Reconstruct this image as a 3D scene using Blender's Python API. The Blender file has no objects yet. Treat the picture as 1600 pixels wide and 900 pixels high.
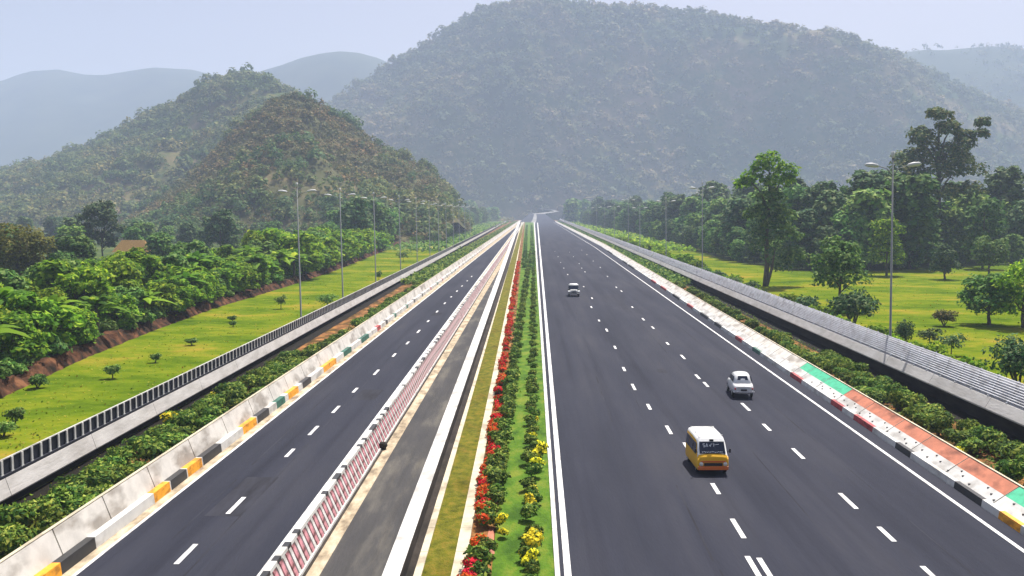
import bpy, math, random
import numpy as np
from mathutils import Vector, Matrix, Euler

C = bpy.context.scene
COL = C.collection
R = math.radians
random.seed(7)

# ------------------------------------------------------------ camera
H = 14.0                                   # height of the overbridge the photo is taken from
FPX = 1500.0                               # focal length in photo pixels
cd = bpy.data.cameras.new('camera')
cam = bpy.data.objects.new('camera', cd)
COL.objects.link(cam)
PITCH = math.atan(120.0 / FPX)
YAW = math.atan(30.0 / FPX)
cam.location = (0, 0, H)
cam.rotation_euler = (math.pi / 2 - PITCH, 0, YAW)
cd.lens = 36.0 * FPX / 1600.0
cd.sensor_width = 36.0
cd.clip_start = 0.5
cd.clip_end = 40000
C.camera = cam

# ------------------------------------------------------------ sun, sky, exposure
SUN_EL, SUN_AZ = 60.0, 24.0                # azimuth to the right of straight ahead (+Y)
W = bpy.data.worlds.new('World')
C.world = W
W.use_nodes = True
wn = W.node_tree.nodes
sky = wn.new('ShaderNodeTexSky')
sky.sky_type = 'NISHITA'
sky.sun_disc = False
sky.sun_elevation = R(SUN_EL)
sky.sun_rotation = R(SUN_AZ)
sky.air_density = 1.0
sky.dust_density = 3.0
sky.ozone_density = 1.0
tn = wn.new('ShaderNodeMix')
tn.data_type = 'RGBA'
tn.blend_type = 'MULTIPLY'
tn.inputs['Factor'].default_value = 1.0
tn.inputs['B'].default_value = (1.17, 0.99, 0.97, 1)
W.node_tree.links.new(sky.outputs[0], tn.inputs['A'])
W.node_tree.links.new(tn.outputs['Result'], wn['Background'].inputs[0])
wn['Background'].inputs[1].default_value = 0.07
sl = bpy.data.lights.new('sun', 'SUN')
sl.energy = 5.0
sl.angle = R(0.5)
sl.color = (1.0, 0.965, 0.91)
so = bpy.data.objects.new('sun', sl)
COL.objects.link(so)
sd = Vector((math.sin(R(SUN_AZ)) * math.cos(R(SUN_EL)), math.cos(R(SUN_AZ)) * math.cos(R(SUN_EL)), math.sin(R(SUN_EL))))
so.rotation_euler = sd.to_track_quat('Z', 'Y').to_euler()
C.view_settings.view_transform = 'Standard'
C.view_settings.look = 'None'
C.view_settings.exposure = 0.84
C.view_settings.gamma = 1.0
C.cycles.max_bounces = 6
C.cycles.volume_bounces = 2
C.cycles.transparent_max_bounces = 8
C.cycles.use_denoising = True

# haze values (the haze box itself is built at the end)
HAZE_D = 0.00031
HAZE_COL = (0.64, 0.76, 1.0)

# ------------------------------------------------------------ placing by measurement
RM = Euler(cam.rotation_euler).to_matrix()


def ray(x, y):
    return (RM @ Vector(((x - 800) / FPX, (450 - y) / FPX, -1.0)))


def at(x, y, z=0.0):
    d = ray(x, y)
    t = (z - H) / d.z
    return Vector((d.x * t, d.y * t, z))


def atY(x, y, Y):
    d = ray(x, y)
    t = Y / d.y
    return Vector((d.x * t, Y, H + d.z * t))


class Line:
    """straight line on the ground through two measured points"""
    def __init__(s, a, b, z=0.0):
        p, q = at(*a, z), at(*b, z)
        s.m = (q.x - p.x) / (q.y - p.y)
        s.c = p.x - s.m * p.y

    def __call__(s, Y):
        return s.c + s.m * Y


class Bent:
    """a ground line that eases into another direction beyond Y0"""
    def __init__(s, line, y0, m2):
        s.l, s.y0, s.m2 = line, y0, m2

    def __call__(s, Y):
        return s.l(Y) if Y < s.y0 else s.l(s.y0) + (Y - s.y0) * s.m2


# ------------------------------------------------------------ materials
def new_mat(name, rough=0.8, spec=0.3):
    m = bpy.data.materials.new(name)
    m.use_nodes = True
    b = m.node_tree.nodes['Principled BSDF']
    b.inputs['Roughness'].default_value = rough
    b.inputs['Specular IOR Level'].default_value = spec
    return m, m.node_tree.nodes, m.node_tree.links, b


def ramp(nodes, stops):
    r = nodes.new('ShaderNodeValToRGB')
    e = r.color_ramp.elements
    while len(e) < len(stops):
        e.new(0.5)
    for i, (p, c) in enumerate(stops):
        e[i].position = p
        e[i].color = (c[0], c[1], c[2], 1)
    return r


def noisy(name, stops, scale=1.0, stretch=(1, 1, 1), detail=6, rough=0.85, spec=0.25, bump=0.0, bscale=None,
          stops2=None, scale2=None, stretch2=None, fac2=0.5, mode2='MULTIPLY', rgh=0.6):
    m, n, l, b = new_mat(name, rough, spec)
    tc = n.new('ShaderNodeTexCoord')
    mp = n.new('ShaderNodeMapping')
    mp.inputs['Scale'].default_value = stretch
    l.new(tc.outputs['Object'], mp.inputs[0])
    t = n.new('ShaderNodeTexNoise')
    t.inputs['Scale'].default_value = scale
    t.inputs['Detail'].default_value = detail
    t.inputs['Roughness'].default_value = rgh
    l.new(mp.outputs[0], t.inputs['Vector'])
    r = ramp(n, stops)
    l.new(t.outputs['Fac'], r.inputs[0])
    out = r.outputs[0]
    if stops2:
        mp2 = n.new('ShaderNodeMapping')
        mp2.inputs['Scale'].default_value = stretch2 or (1, 1, 1)
        l.new(tc.outputs['Object'], mp2.inputs[0])
        t2 = n.new('ShaderNodeTexNoise')
        t2.inputs['Scale'].default_value = scale2
        t2.inputs['Detail'].default_value = 5
        l.new(mp2.outputs[0], t2.inputs['Vector'])
        r2 = ramp(n, stops2)
        l.new(t2.outputs['Fac'], r2.inputs[0])
        mx = n.new('ShaderNodeMix')
        mx.data_type = 'RGBA'
        mx.blend_type = mode2
        mx.inputs['Factor'].default_value = fac2
        l.new(out, mx.inputs['A'])
        l.new(r2.outputs[0], mx.inputs['B'])
        out = mx.outputs['Result']
    l.new(out, b.inputs['Base Color'])
    if bump:
        bt = n.new('ShaderNodeTexNoise')
        bt.inputs['Scale'].default_value = bscale or scale * 6
        bt.inputs['Detail'].default_value = 4
        l.new(mp.outputs[0], bt.inputs['Vector'])
        bp = n.new('ShaderNodeBump')
        bp.inputs['Strength'].default_value = bump
        bp.inputs['Distance'].default_value = 0.1
        l.new(bt.outputs['Fac'], bp.inputs['Height'])
        l.new(bp.outputs[0], b.inputs['Normal'])
    return m


def tint(c, f):
    return tuple(min(1.0, v * f) for v in c)


def painted(name, col, rough=0.6, wear=0.25, scale=3.0, spec=0.35):
    return noisy(name, [(0.25, tint(col, 1 - wear)), (0.6, col), (1.0, tint(col, 1.06))], scale, rough=rough, spec=spec,
                 stops2=[(0.36, (0.3, 0.26, 0.22)), (0.5, (1, 1, 1))], scale2=scale * 0.7, stretch2=(1, 0.6, 1.5), fac2=min(1, wear * 2.2))


def flat(name, col, rough=0.5, spec=0.5, metal=0.0, coat=0.0):
    m, n, l, b = new_mat(name, rough, spec)
    b.inputs['Base Color'].default_value = (*col, 1)
    b.inputs['Metallic'].default_value = metal
    if coat:
        b.inputs['Coat Weight'].default_value = coat
    t = n.new('ShaderNodeTexNoise')
    t.inputs['Scale'].default_value = 7
    mr = n.new('ShaderNodeMapRange')
    mr.inputs['To Min'].default_value = max(0.03, rough - 0.1)
    mr.inputs['To Max'].default_value = min(1, rough + 0.15)
    l.new(t.outputs['Fac'], mr.inputs['Value'])
    l.new(mr.outputs[0], b.inputs['Roughness'])
    return m


def leafy(name, cols, trans=0.3, objvar=0.25, patch=None, pscale=0.01):
    """foliage: each leaf clump picks its own tone; whole plants differ a little too"""
    m, n, l, b = new_mat(name, 0.75, 0.12)
    cols = [tint(c, 1.75) for c in cols] if 'flower' not in name else cols
    g = n.new('ShaderNodeNewGeometry')
    k = len(cols)
    r = ramp(n, [(i / max(1, k - 1), c) for i, c in enumerate(cols)])
    l.new(g.outputs['Random Per Island'], r.inputs[0])
    out = r.outputs[0]
    if patch:
        tc = n.new('ShaderNodeTexCoord')
        nt = n.new('ShaderNodeTexNoise')
        nt.inputs['Scale'].default_value = pscale
        nt.inputs['Detail'].default_value = 7
        nt.inputs['Roughness'].default_value = 0.65
        l.new(tc.outputs['Object'], nt.inputs['Vector'])
        pr = ramp(n, [(0.42, (1, 1, 1)), (0.50, patch[0]), (0.60, patch[1])])
        l.new(nt.outputs['Fac'], pr.inputs[0])
        pm = n.new('ShaderNodeMix')
        pm.data_type = 'RGBA'
        pm.blend_type = 'MULTIPLY'
        pm.inputs['Factor'].default_value = 1.0
        l.new(out, pm.inputs['A'])
        l.new(pr.outputs[0], pm.inputs['B'])
        out = pm.outputs['Result']
    oi = n.new('ShaderNodeObjectInfo')
    hv = n.new('ShaderNodeHueSaturation')
    mr = n.new('ShaderNodeMapRange')
    mr.inputs['To Min'].default_value = 1 - objvar
    mr.inputs['To Max'].default_value = 1 + objvar
    l.new(oi.outputs['Random'], mr.inputs['Value'])
    l.new(mr.outputs[0], hv.inputs['Value'])
    mh = n.new('ShaderNodeMapRange')
    mh.inputs['To Min'].default_value = 0.485
    mh.inputs['To Max'].default_value = 0.52
    mm = n.new('ShaderNodeMath')
    mm.operation = 'FRACT'
    m3 = n.new('ShaderNodeMath')
    m3.operation = 'MULTIPLY'
    m3.inputs[1].default_value = 7.3
    l.new(oi.outputs['Random'], m3.inputs[0])
    l.new(m3.outputs[0], mm.inputs[0])
    l.new(mm.outputs[0], mh.inputs['Value'])
    l.new(mh.outputs[0], hv.inputs['Hue'])
    l.new(out, hv.inputs['Color'])
    l.new(hv.outputs[0], b.inputs['Base Color'])
    tr = n.new('ShaderNodeBsdfTranslucent')
    l.new(hv.outputs[0], tr.inputs['Color'])
    ms = n.new('ShaderNodeMixShader')
    ms.inputs[0].default_value = trans
    l.new(b.outputs[0], ms.inputs[1])
    l.new(tr.outputs[0], ms.inputs[2])
    l.new(ms.outputs[0], n['Material Output'].inputs['Surface'])
    return m


M = {}
M['asphalt'] = noisy('asphalt', [(0.3, (0.018, 0.020, 0.030)), (0.5, (0.026, 0.028, 0.040)), (0.7, (0.037, 0.038, 0.048))],
                     0.25, (1, 0.12, 1), 8, 0.9, 0.12, 0.25, 14,
                     [(0.3, (0.6, 0.6, 0.63)), (0.48, (1, 1, 1)), (0.7, (1.25, 1.2, 1.1))], 0.8, (1, 0.02, 1), 0.7)
M['service_asphalt'] = noisy('service_asphalt', [(0.3, (0.045, 0.044, 0.046)), (0.5, (0.06, 0.058, 0.056)), (0.72, (0.13, 0.12, 0.10))],
                             0.7, (1, 0.18, 1), 8, 0.9, 0.12, 0.3, 12,
                             [(0.35, (0.75, 0.75, 0.75)), (0.5, (1, 1, 1)), (0.75, (1.0, 0.95, 0.85))], 2.0, (1, 0.04, 1), 0.6)
M['marking'] = painted('marking', (0.68, 0.68, 0.66), 0.6, 0.2, 2.0)
M['white_paint'] = painted('white_paint', (0.58, 0.57, 0.53), 0.7, 0.22, 1.3)
M['barrier_white'] = painted('barrier_white', (0.6, 0.565, 0.5), 0.75, 0.3, 0.9)
M['cream_paint'] = painted('cream_paint', (0.56, 0.49, 0.34), 0.7, 0.25, 1.5)
M['kerb_black'] = painted('kerb_black', (0.025, 0.025, 0.026), 0.5, 0.2)
M['kerb_orange'] = painted('kerb_orange', (0.85, 0.36, 0.015), 0.6, 0.3)
M['kerb_green'] = painted('kerb_green', (0.02, 0.12, 0.08), 0.6, 0.3)
M['kerb_red'] = painted('kerb_red', (0.42, 0.05, 0.05), 0.6, 0.4)
M['panel_green'] = painted('panel_green', (0.06, 0.46, 0.25), 0.65, 0.15)
M['panel_orange'] = painted('panel_orange', (0.5, 0.17, 0.09), 0.7, 0.4, 1.0)
M['pink_paint'] = painted('pink_paint', (0.55, 0.24, 0.26), 0.65, 0.45, 2.5)
M['concrete'] = noisy('concrete', [(0.3, (0.22, 0.21, 0.2)), (0.6, (0.34, 0.33, 0.31)), (0.85, (0.42, 0.41, 0.38))], 0.8, (1, 0.5, 2), 8, 0.85, 0.2, 0.2)
M['concrete_dark'] = noisy('concrete_dark', [(0.3, (0.015, 0.013, 0.010)), (0.7, (0.05, 0.04, 0.032))], 1.0, (1, .4, 2), 8, 0.9, 0.15, 0.3)  # dark concrete; on the side walls' lower faces it also carries painted shade
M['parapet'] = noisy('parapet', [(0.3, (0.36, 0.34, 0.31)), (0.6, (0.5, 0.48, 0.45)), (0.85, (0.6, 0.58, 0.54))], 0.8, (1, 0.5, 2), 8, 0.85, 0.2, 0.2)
M['mud'] = noisy('mud', [(0.3, (0.006, 0.006, 0.004)), (0.7, (0.018, 0.014, 0.009))], 1.5, (1, .5, 1), 6, 0.9, 0.1, 0.4)  # near-black colour that paints in the shade at the wall feet
M['sand'] = noisy('sand', [(0.35, (0.2, 0.16, 0.11)), (0.5, (0.38, 0.31, 0.21)), (0.65, (0.52, 0.45, 0.33))], 1.5, (1, 0.4, 1), 8, 0.95, 0.1, 0.4)
M['red_soil'] = noisy('red_soil', [(0.38, (0.012, 0.009, 0.005)), (0.52, (0.06, 0.026, 0.013)), (0.7, (0.18, 0.08, 0.038))], 0.7, (1, 1, 1), 8, 0.95, 0.1, 0.6, 3)
M['bed_soil'] = noisy('bed_soil', [(0.3, (0.05, 0.03, 0.015)), (0.5, (0.2, 0.09, 0.03)), (0.72, (0.5, 0.24, 0.07))], 1.2, (1, .6, 1), 8, 0.95, 0.1, 0.6, 6,
                     [(0.42, (0.16, 0.3, 0.05)), (0.55, (1, 1, 1))], 0.6, (1, .5, 1), 0.7)
M['lawn'] = noisy('lawn', [(0.36, (0.045, 0.085, 0.006)), (0.46, (0.095, 0.145, 0.008)), (0.54, (0.15, 0.18, 0.012)), (0.64, (0.27, 0.20, 0.03))],
                  0.06, (0.9, 1.15, 1), 12, 1.0, 0.0, 0.8, 2.2,
                  [(0.35, (0.55, 0.68, 0.5)), (0.5, (1, 1, 1)), (0.72, (1.0, 0.95, 0.75))], 0.5, (0.7, 1.2, 1), 0.6, rgh=0.74)
M['median_lawn'] = noisy('median_lawn', [(0.35, (0.035, 0.085, 0.006)), (0.5, (0.075, 0.155, 0.01)), (0.66, (0.15, 0.19, 0.02))], 0.9, (1, .5, 1), 8, 0.9, 0.1, 0.6, 9,
                         [(0.35, (0.6, 0.7, 0.6)), (0.5, (1, 1, 1)), (0.75, (1, .85, .6))], 4, (1, 1, 1), 0.4)
M['moss'] = noisy('moss', [(0.3, (0.05, 0.06, 0.004)), (0.5, (0.12, 0.12, 0.008)), (0.7, (0.2, 0.15, 0.02))], 2.5, (1, .7, 1), 9, 0.95, 0.1, 0.8, 12,
                  [(0.3, (0.6, 0.4, 0.3)), (0.5, (1, 1, 1)), (0.7, (1, 0.9, 0.5))], 0.5, (1, .3, 1), 0.6)
M['forest_floor'] = noisy('forest_floor', [(0.3, (0.02, 0.035, 0.008)), (0.55, (0.05, 0.08, 0.015)), (0.75, (0.12, 0.12, 0.03))], 0.04, (1, 1, 1), 8, 0.95, 0.1, 0.5, 1)
M['scrub'] = noisy('scrub', [(0.3, (0.10, 0.15, 0.02)), (0.5, (0.2, 0.25, 0.03)), (0.68, (0.34, 0.27, 0.06)), (0.8, (0.4, 0.2, 0.09))], 0.06, (1, .5, 1), 9, 0.95, 0.1, 0.6, 2)
M['hill'] = noisy('hill', [(0.32, (0.02, 0.04, 0.012)), (0.46, (0.06, 0.09, 0.025)), (0.55, (0.15, 0.13, 0.055)), (0.68, (0.3, 0.2, 0.13))], 0.009, (1, 1, 1), 12, 0.95, 0.05, 0.4, 0.2, rgh=0.74)
M['hill_far'] = noisy('hill_far', [(0.3, (0.02, 0.035, 0.02)), (0.7, (0.06, 0.075, 0.04))], 0.01, (1, 1, 1), 8, 0.95, 0.05)
M['hill_dry'] = noisy('hill_dry', [(0.3, (0.04, 0.055, 0.02)), (0.48, (0.09, 0.09, 0.04)), (0.6, (0.17, 0.13, 0.065)), (0.75, (0.26, 0.17, 0.1))], 0.02, (1, 1, 1), 10, 0.95, 0.05, 0.4, 0.3, rgh=0.7)
M['dust'] = noisy('dust', [(0.3, (0.16, 0.16, 0.15)), (0.7, (0.32, 0.31, 0.29))], 0.05, (1, .3, 1), 6, 0.95, 0.1)
M['galv'] = flat('galvanised_steel', (0.2, 0.21, 0.21), 0.6, 0.4, 0.2)
M['rail_grey'] = painted('rail_grey', (0.72, 0.72, 0.74), 0.5, 0.2, 1.5, 0.4)
M['rail_back'] = painted('rail_back', (0.62, 0.63, 0.66), 0.7, 0.2)
M['black_panel'] = flat('black_panel', (0.008, 0.010, 0.02), 0.55, 0.4)
M['bark'] = noisy('bark', [(0.3, (0.05, 0.04, 0.03)), (0.7, (0.16, 0.13, 0.10))], 3, (1, 1, .3), 6, 0.95, 0.1, 0.4)
M['leaf_bright'] = leafy('leaf_bright', [(0.03, 0.07, 0.005), (0.08, 0.15, 0.008), (0.13, 0.22, 0.012), (0.26, 0.31, 0.025)], 0.48)
M['leaf_mid'] = leafy('leaf_mid', [(0.02, 0.06, 0.01), (0.045, 0.11, 0.015), (0.09, 0.16, 0.03), (0.15, 0.2, 0.05)], 0.3, 0.35)
M['leaf_lawn'] = leafy('leaf_lawn', [(0.05, 0.10, 0.004), (0.09, 0.14, 0.006), (0.16, 0.15, 0.01), (0.2, 0.14, 0.02)], 0.2, 0)
M['leaf_giant'] = leafy('leaf_giant', [(0.015, 0.035, 0.010), (0.035, 0.06, 0.016), (0.07, 0.085, 0.025), (0.13, 0.11, 0.04)], 0.25)
M['leaf_fresh'] = leafy('leaf_fresh', [(0.03, 0.08, 0.012), (0.06, 0.13, 0.02), (0.10, 0.18, 0.03), (0.17, 0.23, 0.045)], 0.3, 0.3)
M['leaf_dark'] = leafy('leaf_dark', [(0.012, 0.035, 0.012), (0.03, 0.07, 0.018), (0.06, 0.10, 0.03), (0.11, 0.13, 0.05)], 0.22, 0.35)
M['leaf_olive'] = leafy('leaf_olive', [(0.05, 0.06, 0.01), (0.10, 0.11, 0.012), (0.16, 0.15, 0.03)], 0.25)
M['leaf_brown'] = leafy('leaf_brown', [(0.02, 0.04, 0.012), (0.05, 0.065, 0.02), (0.11, 0.10, 0.035), (0.2, 0.15, 0.06)], 0.25)
M['leaf_hedge'] = leafy('leaf_hedge', [(0.012, 0.035, 0.006), (0.04, 0.085, 0.010), (0.09, 0.14, 0.016), (0.19, 0.21, 0.035)], 0.25, 0.3)
M['leaf_hill'] = leafy('leaf_hill', [(0.03, 0.05, 0.018), (0.045, 0.068, 0.024), (0.06, 0.085, 0.03), (0.085, 0.10, 0.04)], 0.2, 0, ((1.5, 1.15, 1.1), (2.3, 1.35, 1.7)), 0.009)
M['leaf_hillgreen'] = leafy('leaf_hillgreen', [(0.02, 0.045, 0.014), (0.04, 0.075, 0.02), (0.06, 0.10, 0.026), (0.10, 0.13, 0.036)], 0.25, 0, ((1.3, 1.05, 1.0), (2.0, 1.2, 1.3)), 0.02)
M['leaf_dry'] = leafy('leaf_dry', [(0.03, 0.05, 0.014), (0.055, 0.07, 0.02), (0.085, 0.085, 0.03), (0.13, 0.11, 0.045)], 0.2, 0, ((1.2, 1.05, 0.95), (1.6, 1.15, 1.15)), 0.03)
M['flower_red'] = leafy('flower_red', [(0.55, 0.02, 0.008), (0.8, 0.06, 0.015), (0.65, 0.03, 0.01)], 0.2, 0.1)
M['flower_yellow'] = leafy('flower_yellow', [(0.85, 0.72, 0.02), (0.95, 0.85, 0.05), (0.8, 0.68, 0.02)], 0.3, 0.1)

# ------------------------------------------------------------ mesh helpers
def link(name, me, mats=None, parent=None, loc=None):
    mats = mats if mats is not None else None
    o = bpy.data.objects.new(name, me)
    COL.objects.link(o)
    if mats is not None:
        for m in (mats if isinstance(mats, (list, tuple)) else [mats]):
            me.materials.append(m)
    if parent:
        o.parent = parent
    if loc is not None:
        o.location = loc
    return o


class MB:
    def __init__(s):
        s.v, s.f, s.m = [], [], []

    def add(s, vs, fs, mi=0):
        b = len(s.v)
        s.v += [tuple(v) for v in vs]
        s.f += [tuple(i + b for i in f) for f in fs]
        s.m += [mi] * len(fs)

    def box(s, x0, x1, y0, y1, z0, z1, mi=0, mat=None):
        vs = [Vector((x, y, z)) for z in (z0, z1) for y in (y0, y1) for x in (x0, x1)]
        if mat:
            vs = [mat @ v for v in vs]
        s.add(vs, [(0, 2, 3, 1), (4, 5, 7, 6), (0, 1, 5, 4), (2, 6, 7, 3), (0, 4, 6, 2), (1, 3, 7, 5)], mi)

    def tube(s, pts, rads, n=8, mi=0, cap=True):
        pts = [Vector(p) for p in pts]
        rings = []
        for i, p in enumerate(pts):
            t = (pts[min(i + 1, len(pts) - 1)] - pts[max(i - 1, 0)]).normalized()
            a = t.orthogonal().normalized() if abs(t.z) < 0.99 else Vector((1, 0, 0))
            if i:
                a = (pa - t * pa.dot(t)).normalized()
            pa = a
            b = t.cross(a)
            rings.append([p + (a * math.cos(2 * math.pi * k / n) + b * math.sin(2 * math.pi * k / n)) * rads[i] for k in range(n)])
        fs = []
        for i in range(len(pts) - 1):
            for k in range(n):
                fs.append((i * n + k, i * n + (k + 1) % n, (i + 1) * n + (k + 1) % n, (i + 1) * n + k))
        if cap:
            fs.append(tuple(range(n))[::-1])
            fs.append(tuple((len(pts) - 1) * n + k for k in range(n)))
        s.add([v for r in rings for v in r], fs, mi)

    def sweep(s, prof, line, ys, mis=None, closed=True):
        """extrude a profile [(dx,z)..] along a ground line over stations ys; mis = material per profile edge"""
        n = len(prof)
        vs = [(line(Y) + d, Y, z) for Y in ys for d, z in prof]
        for i in range(len(ys) - 1):
            for k in range(n if closed else n - 1):
                a, b = i * n + k, i * n + (k + 1) % n
                base = None
        bse = len(s.v)
        s.v += vs
        for i in range(len(ys) - 1):
            for k in range(n if closed else n - 1):
                a, b = i * n + k, i * n + (k + 1) % n
                s.f.append((bse + a, bse + b, bse + b + n, bse + a + n))
                s.m.append(mis[k] if mis else 0)
        if closed:
            s.f.append(tuple(bse + k for k in range(n))[::-1])
            s.m.append(0)
            s.f.append(tuple(bse + (len(ys) - 1) * n + k for k in range(n)))
            s.m.append(0)

    def build(s, name, mats, parent=None, loc=None, smooth=False, bevel=0.0):
        me = bpy.data.meshes.new(name)
        me.from_pydata(s.v, [], s.f)
        me.polygons.foreach_set('material_index', s.m)
        if smooth:
            me.polygons.foreach_set('use_smooth', [True] * len(s.f))
        me.update()
        o = link(name, me, mats, parent, loc)
        if bevel:
            b = o.modifiers.new('bevel', 'BEVEL')
            b.width = bevel
            b.segments = 2
            b.limit_method = 'ANGLE'
            b.angle_limit = R(35)
        return o


def tag(o, label=None, cat=None, group=None, kind=None):
    if label:
        o['label'] = label
    if cat:
        o['category'] = cat
    if group:
        o['group'] = group
    if kind:
        o['kind'] = kind
    return o


def empty(name, loc, rz=0.0, sc=1.0):
    o = bpy.data.objects.new(name, None)
    COL.objects.link(o)
    o.location = loc
    o.rotation_euler = (0, 0, rz)
    if not isinstance(sc, (tuple, list)):
        sc = (sc, sc, sc)
    o.scale = sc
    o.empty_display_size = 0.3
    return o


KIDS = {}


def copy_tree(o, parent=None):
    c = o.copy()
    COL.objects.link(c)
    c.parent = parent
    for ch in list(KIDS.get(o.name, o.children)):
        copy_tree(ch, c)
    return c


def quads_mesh(name, cen, nor, size, asp=0.7, rng=None):
    """many separate leaf quads: centres, normals, sizes"""
    N = len(cen)
    nor = nor / (np.linalg.norm(nor, axis=1, keepdims=True) + 1e-9)
    t = rng.normal(size=(N, 3))
    t -= nor * (t * nor).sum(1, keepdims=True)
    t /= np.linalg.norm(t, axis=1, keepdims=True) + 1e-9
    b = np.cross(nor, t)
    s = size[:, None]
    # folded rhombus: two triangles bent along the long axis
    v0 = cen - t * s
    v1 = cen + b * s * asp - nor * s * 0.25
    v2 = cen + t * s
    v3 = cen - b * s * asp - nor * s * 0.25
    V = np.stack([v0, v1, v2, v3], 1).reshape(-1, 3)
    i = np.arange(N) * 4
    F = np.stack([i, i + 1, i + 2, i, i + 2, i + 3], 1).reshape(-1)
    me = bpy.data.meshes.new(name)
    me.vertices.add(len(V))
    me.vertices.foreach_set('co', V.astype(np.float32).ravel())
    me.loops.add(len(F))
    me.loops.foreach_set('vertex_index', F.astype(np.int32))
    me.polygons.add(len(F) // 3)
    me.polygons.foreach_set('loop_start', np.arange(0, len(F), 3, dtype=np.int32))
    me.polygons.foreach_set('loop_total', np.full(len(F) // 3, 3, dtype=np.int32))
    me.update()
    me.validate()
    return me


def crown_points(rng, lobes, per, leaf, up=0.75, inner=0.55):
    """lobes: array (n,6) centre + radii"""
    cs, ns, ss = [], [], []
    for cx, cy, cz, rx, ry, rz in lobes:
        d = rng.normal(size=(per, 3))
        d /= np.linalg.norm(d, axis=1, keepdims=True)
        d[:, 2] = np.where(d[:, 2] < -0.35, -d[:, 2], d[:, 2])
        r = inner + (1.08 - inner) * rng.random(per) ** 0.6
        # lumpy surface
        lump = 1 + 0.14 * np.sin(d[:, 0] * 6 + cx * 3) + 0.12 * np.sin(d[:, 1] * 7 + cz * 5) + 0.1 * np.sin(d[:, 2] * 8 + cy * 4)
        p = d * (r * lump)[:, None] * np.array([rx, ry, rz]) + np.array([cx, cy, cz])
        n = d + rng.normal(size=(per, 3)) * 0.55
        n[:, 2] += up
        cs.append(p)
        ns.append(n)
        ss.append(leaf * (0.6 + 0.8 * rng.random(per)))
    return np.concatenate(cs), np.concatenate(ns), np.concatenate(ss)


def make_lobes(rng, n, w, z0, z1, lr, shape='round'):
    out = []
    for i in range(n):
        t = (i + 0.5) / n
        z = z0 + (z1 - z0) * t
        if shape == 'round':
            prof = math.sin(math.pi * min(1, max(0.0, 0.18 + 0.72 * t))) ** 0.7
        elif shape == 'cone':
            prof = 1.05 - 0.95 * t
        elif shape == 'umbrella':
            prof = 0.35 + 0.75 * t if t < 0.85 else 0.7
        else:
            prof = 0.5 + 0.5 * math.sin(t * 9)
        a = i * 2.4 + rng.random() * 0.9
        rr = w * prof * (0.35 + 0.65 * math.sqrt(rng.random())) * 0.72
        l = lr * (0.7 + 0.6 * rng.random()) * (0.6 if shape == 'cone' and t > 0.8 else 1)
        out.append((rr * math.cos(a), rr * math.sin(a), z, l, l, l * 0.78))
    return np.array(out)


def tree_proto(name, mat, seed, w, h, trunk_h, lobes=16, per=150, leaf=0.42, lr=None, shape='round', trunk_r=0.22):
    rng = np.random.default_rng(seed)
    lr = lr or w * 0.36
    L = make_lobes(rng, lobes, w, trunk_h + lr * 0.5, h - lr * 0.7, lr, shape)
    t = empty(name, (0, 0, 0))
    c, n, s = crown_points(rng, L, per, leaf)
    # loose outlying sprays
    k = lobes * 8
    d = rng.normal(size=(k, 3))
    idx = rng.integers(0, len(L), k)
    d /= np.linalg.norm(d, axis=1, keepdims=True)
    c2 = L[idx, :3] + d * L[idx, 3:6] * (1.1 + 0.25 * rng.random((k, 1)))
    c = np.concatenate([c, c2])
    n = np.concatenate([n, d])
    s = np.concatenate([s, leaf * 0.7 * np.ones(k)])
    link('crown', quads_mesh('crown', c, n, s, 0.7, rng), mat, t)
    mb = MB()
    top = h * 0.8
    mb.tube([(0, 0, -0.2), (0.1, 0.05, trunk_h * 0.5), (0.0, 0.1, trunk_h), (0.1, 0, top)], [trunk_r * 1.3, trunk_r, trunk_r * 0.85, trunk_r * 0.25], 8)
    for i in range(0, len(L), 2):
        p = Vector(L[i, :3])
        z = min(p.z * 0.75, trunk_h + (p.z - trunk_h) * 0.4)
        mb.tube([(0, 0, max(trunk_h * 0.6, z * 0.8)), (p.x * 0.5, p.y * 0.5, z + (p.z - z) * 0.4), tuple(p)], [trunk_r * 0.5, trunk_r * 0.32, trunk_r * 0.1], 5)
    mb.build('trunk', M['bark'], t, smooth=True)
    return t


USED = set()


def place(proto, loc, rz=None, sc=1.0, label=None, cat='tree', group=None, name=None):
    if proto.name in USED:
        o = copy_tree(proto)
    else:
        USED.add(proto.name)
        o = proto
    o.location = loc
    o.rotation_euler = (0, 0, random.random() * 6.28 if rz is None else rz)
    o.scale = sc if isinstance(sc, (tuple, list)) else (sc, sc, sc)
    if name:
        o.name = name
    if 'group' in o:
        del o['group']
    return tag(o, label, cat, group)


def near_ys(y0, y1, n):
    ys = [y0 * (y1 / y0) ** (i / n) for i in range(n + 1)]
    if y0 < 370 and y1 > 390:
        k = min(range(1, n), key=lambda i: abs(ys[i] - 380))
        ys[k] = 380.0
    return ys


# ------------------------------------------------------------ GROUND LINES (from the photo)
YN, YF = 26.0, 1500.0
Lk = Line((96, 900), (762, 385))           # left kerb foot
Ledge = Line((116, 900), (749, 400))       # left edge line
Lfence = Line((472, 900), (723, 500))      # foot of the striped railing
LroadR = Line((408, 900), (775, 400))      # right edge of the left carriageway
SandR = Line((499, 900), (734, 500))
WallL = Line((598, 900), (751, 500))       # low white wall of the median
WallR = Line((632, 900), (763, 500))
GutR = Line((648, 900), (770, 500))
K1R = Line((660, 900), (772, 500))
MossR = Line((706, 900), (788, 500))
K2R = Line((726, 900), (793, 500))
BedR = Line((768, 900), (806, 500))
MedK = Line((867, 900), (843, 500))
MedK2 = Line((875, 900), (846.5, 500))
Wline = Line((882, 900), (851, 500))
Wline2 = Line((893, 900), (855, 500))
Redge = Bent(Line((1600, 862), (926, 384)), 380, 0.004)
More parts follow.
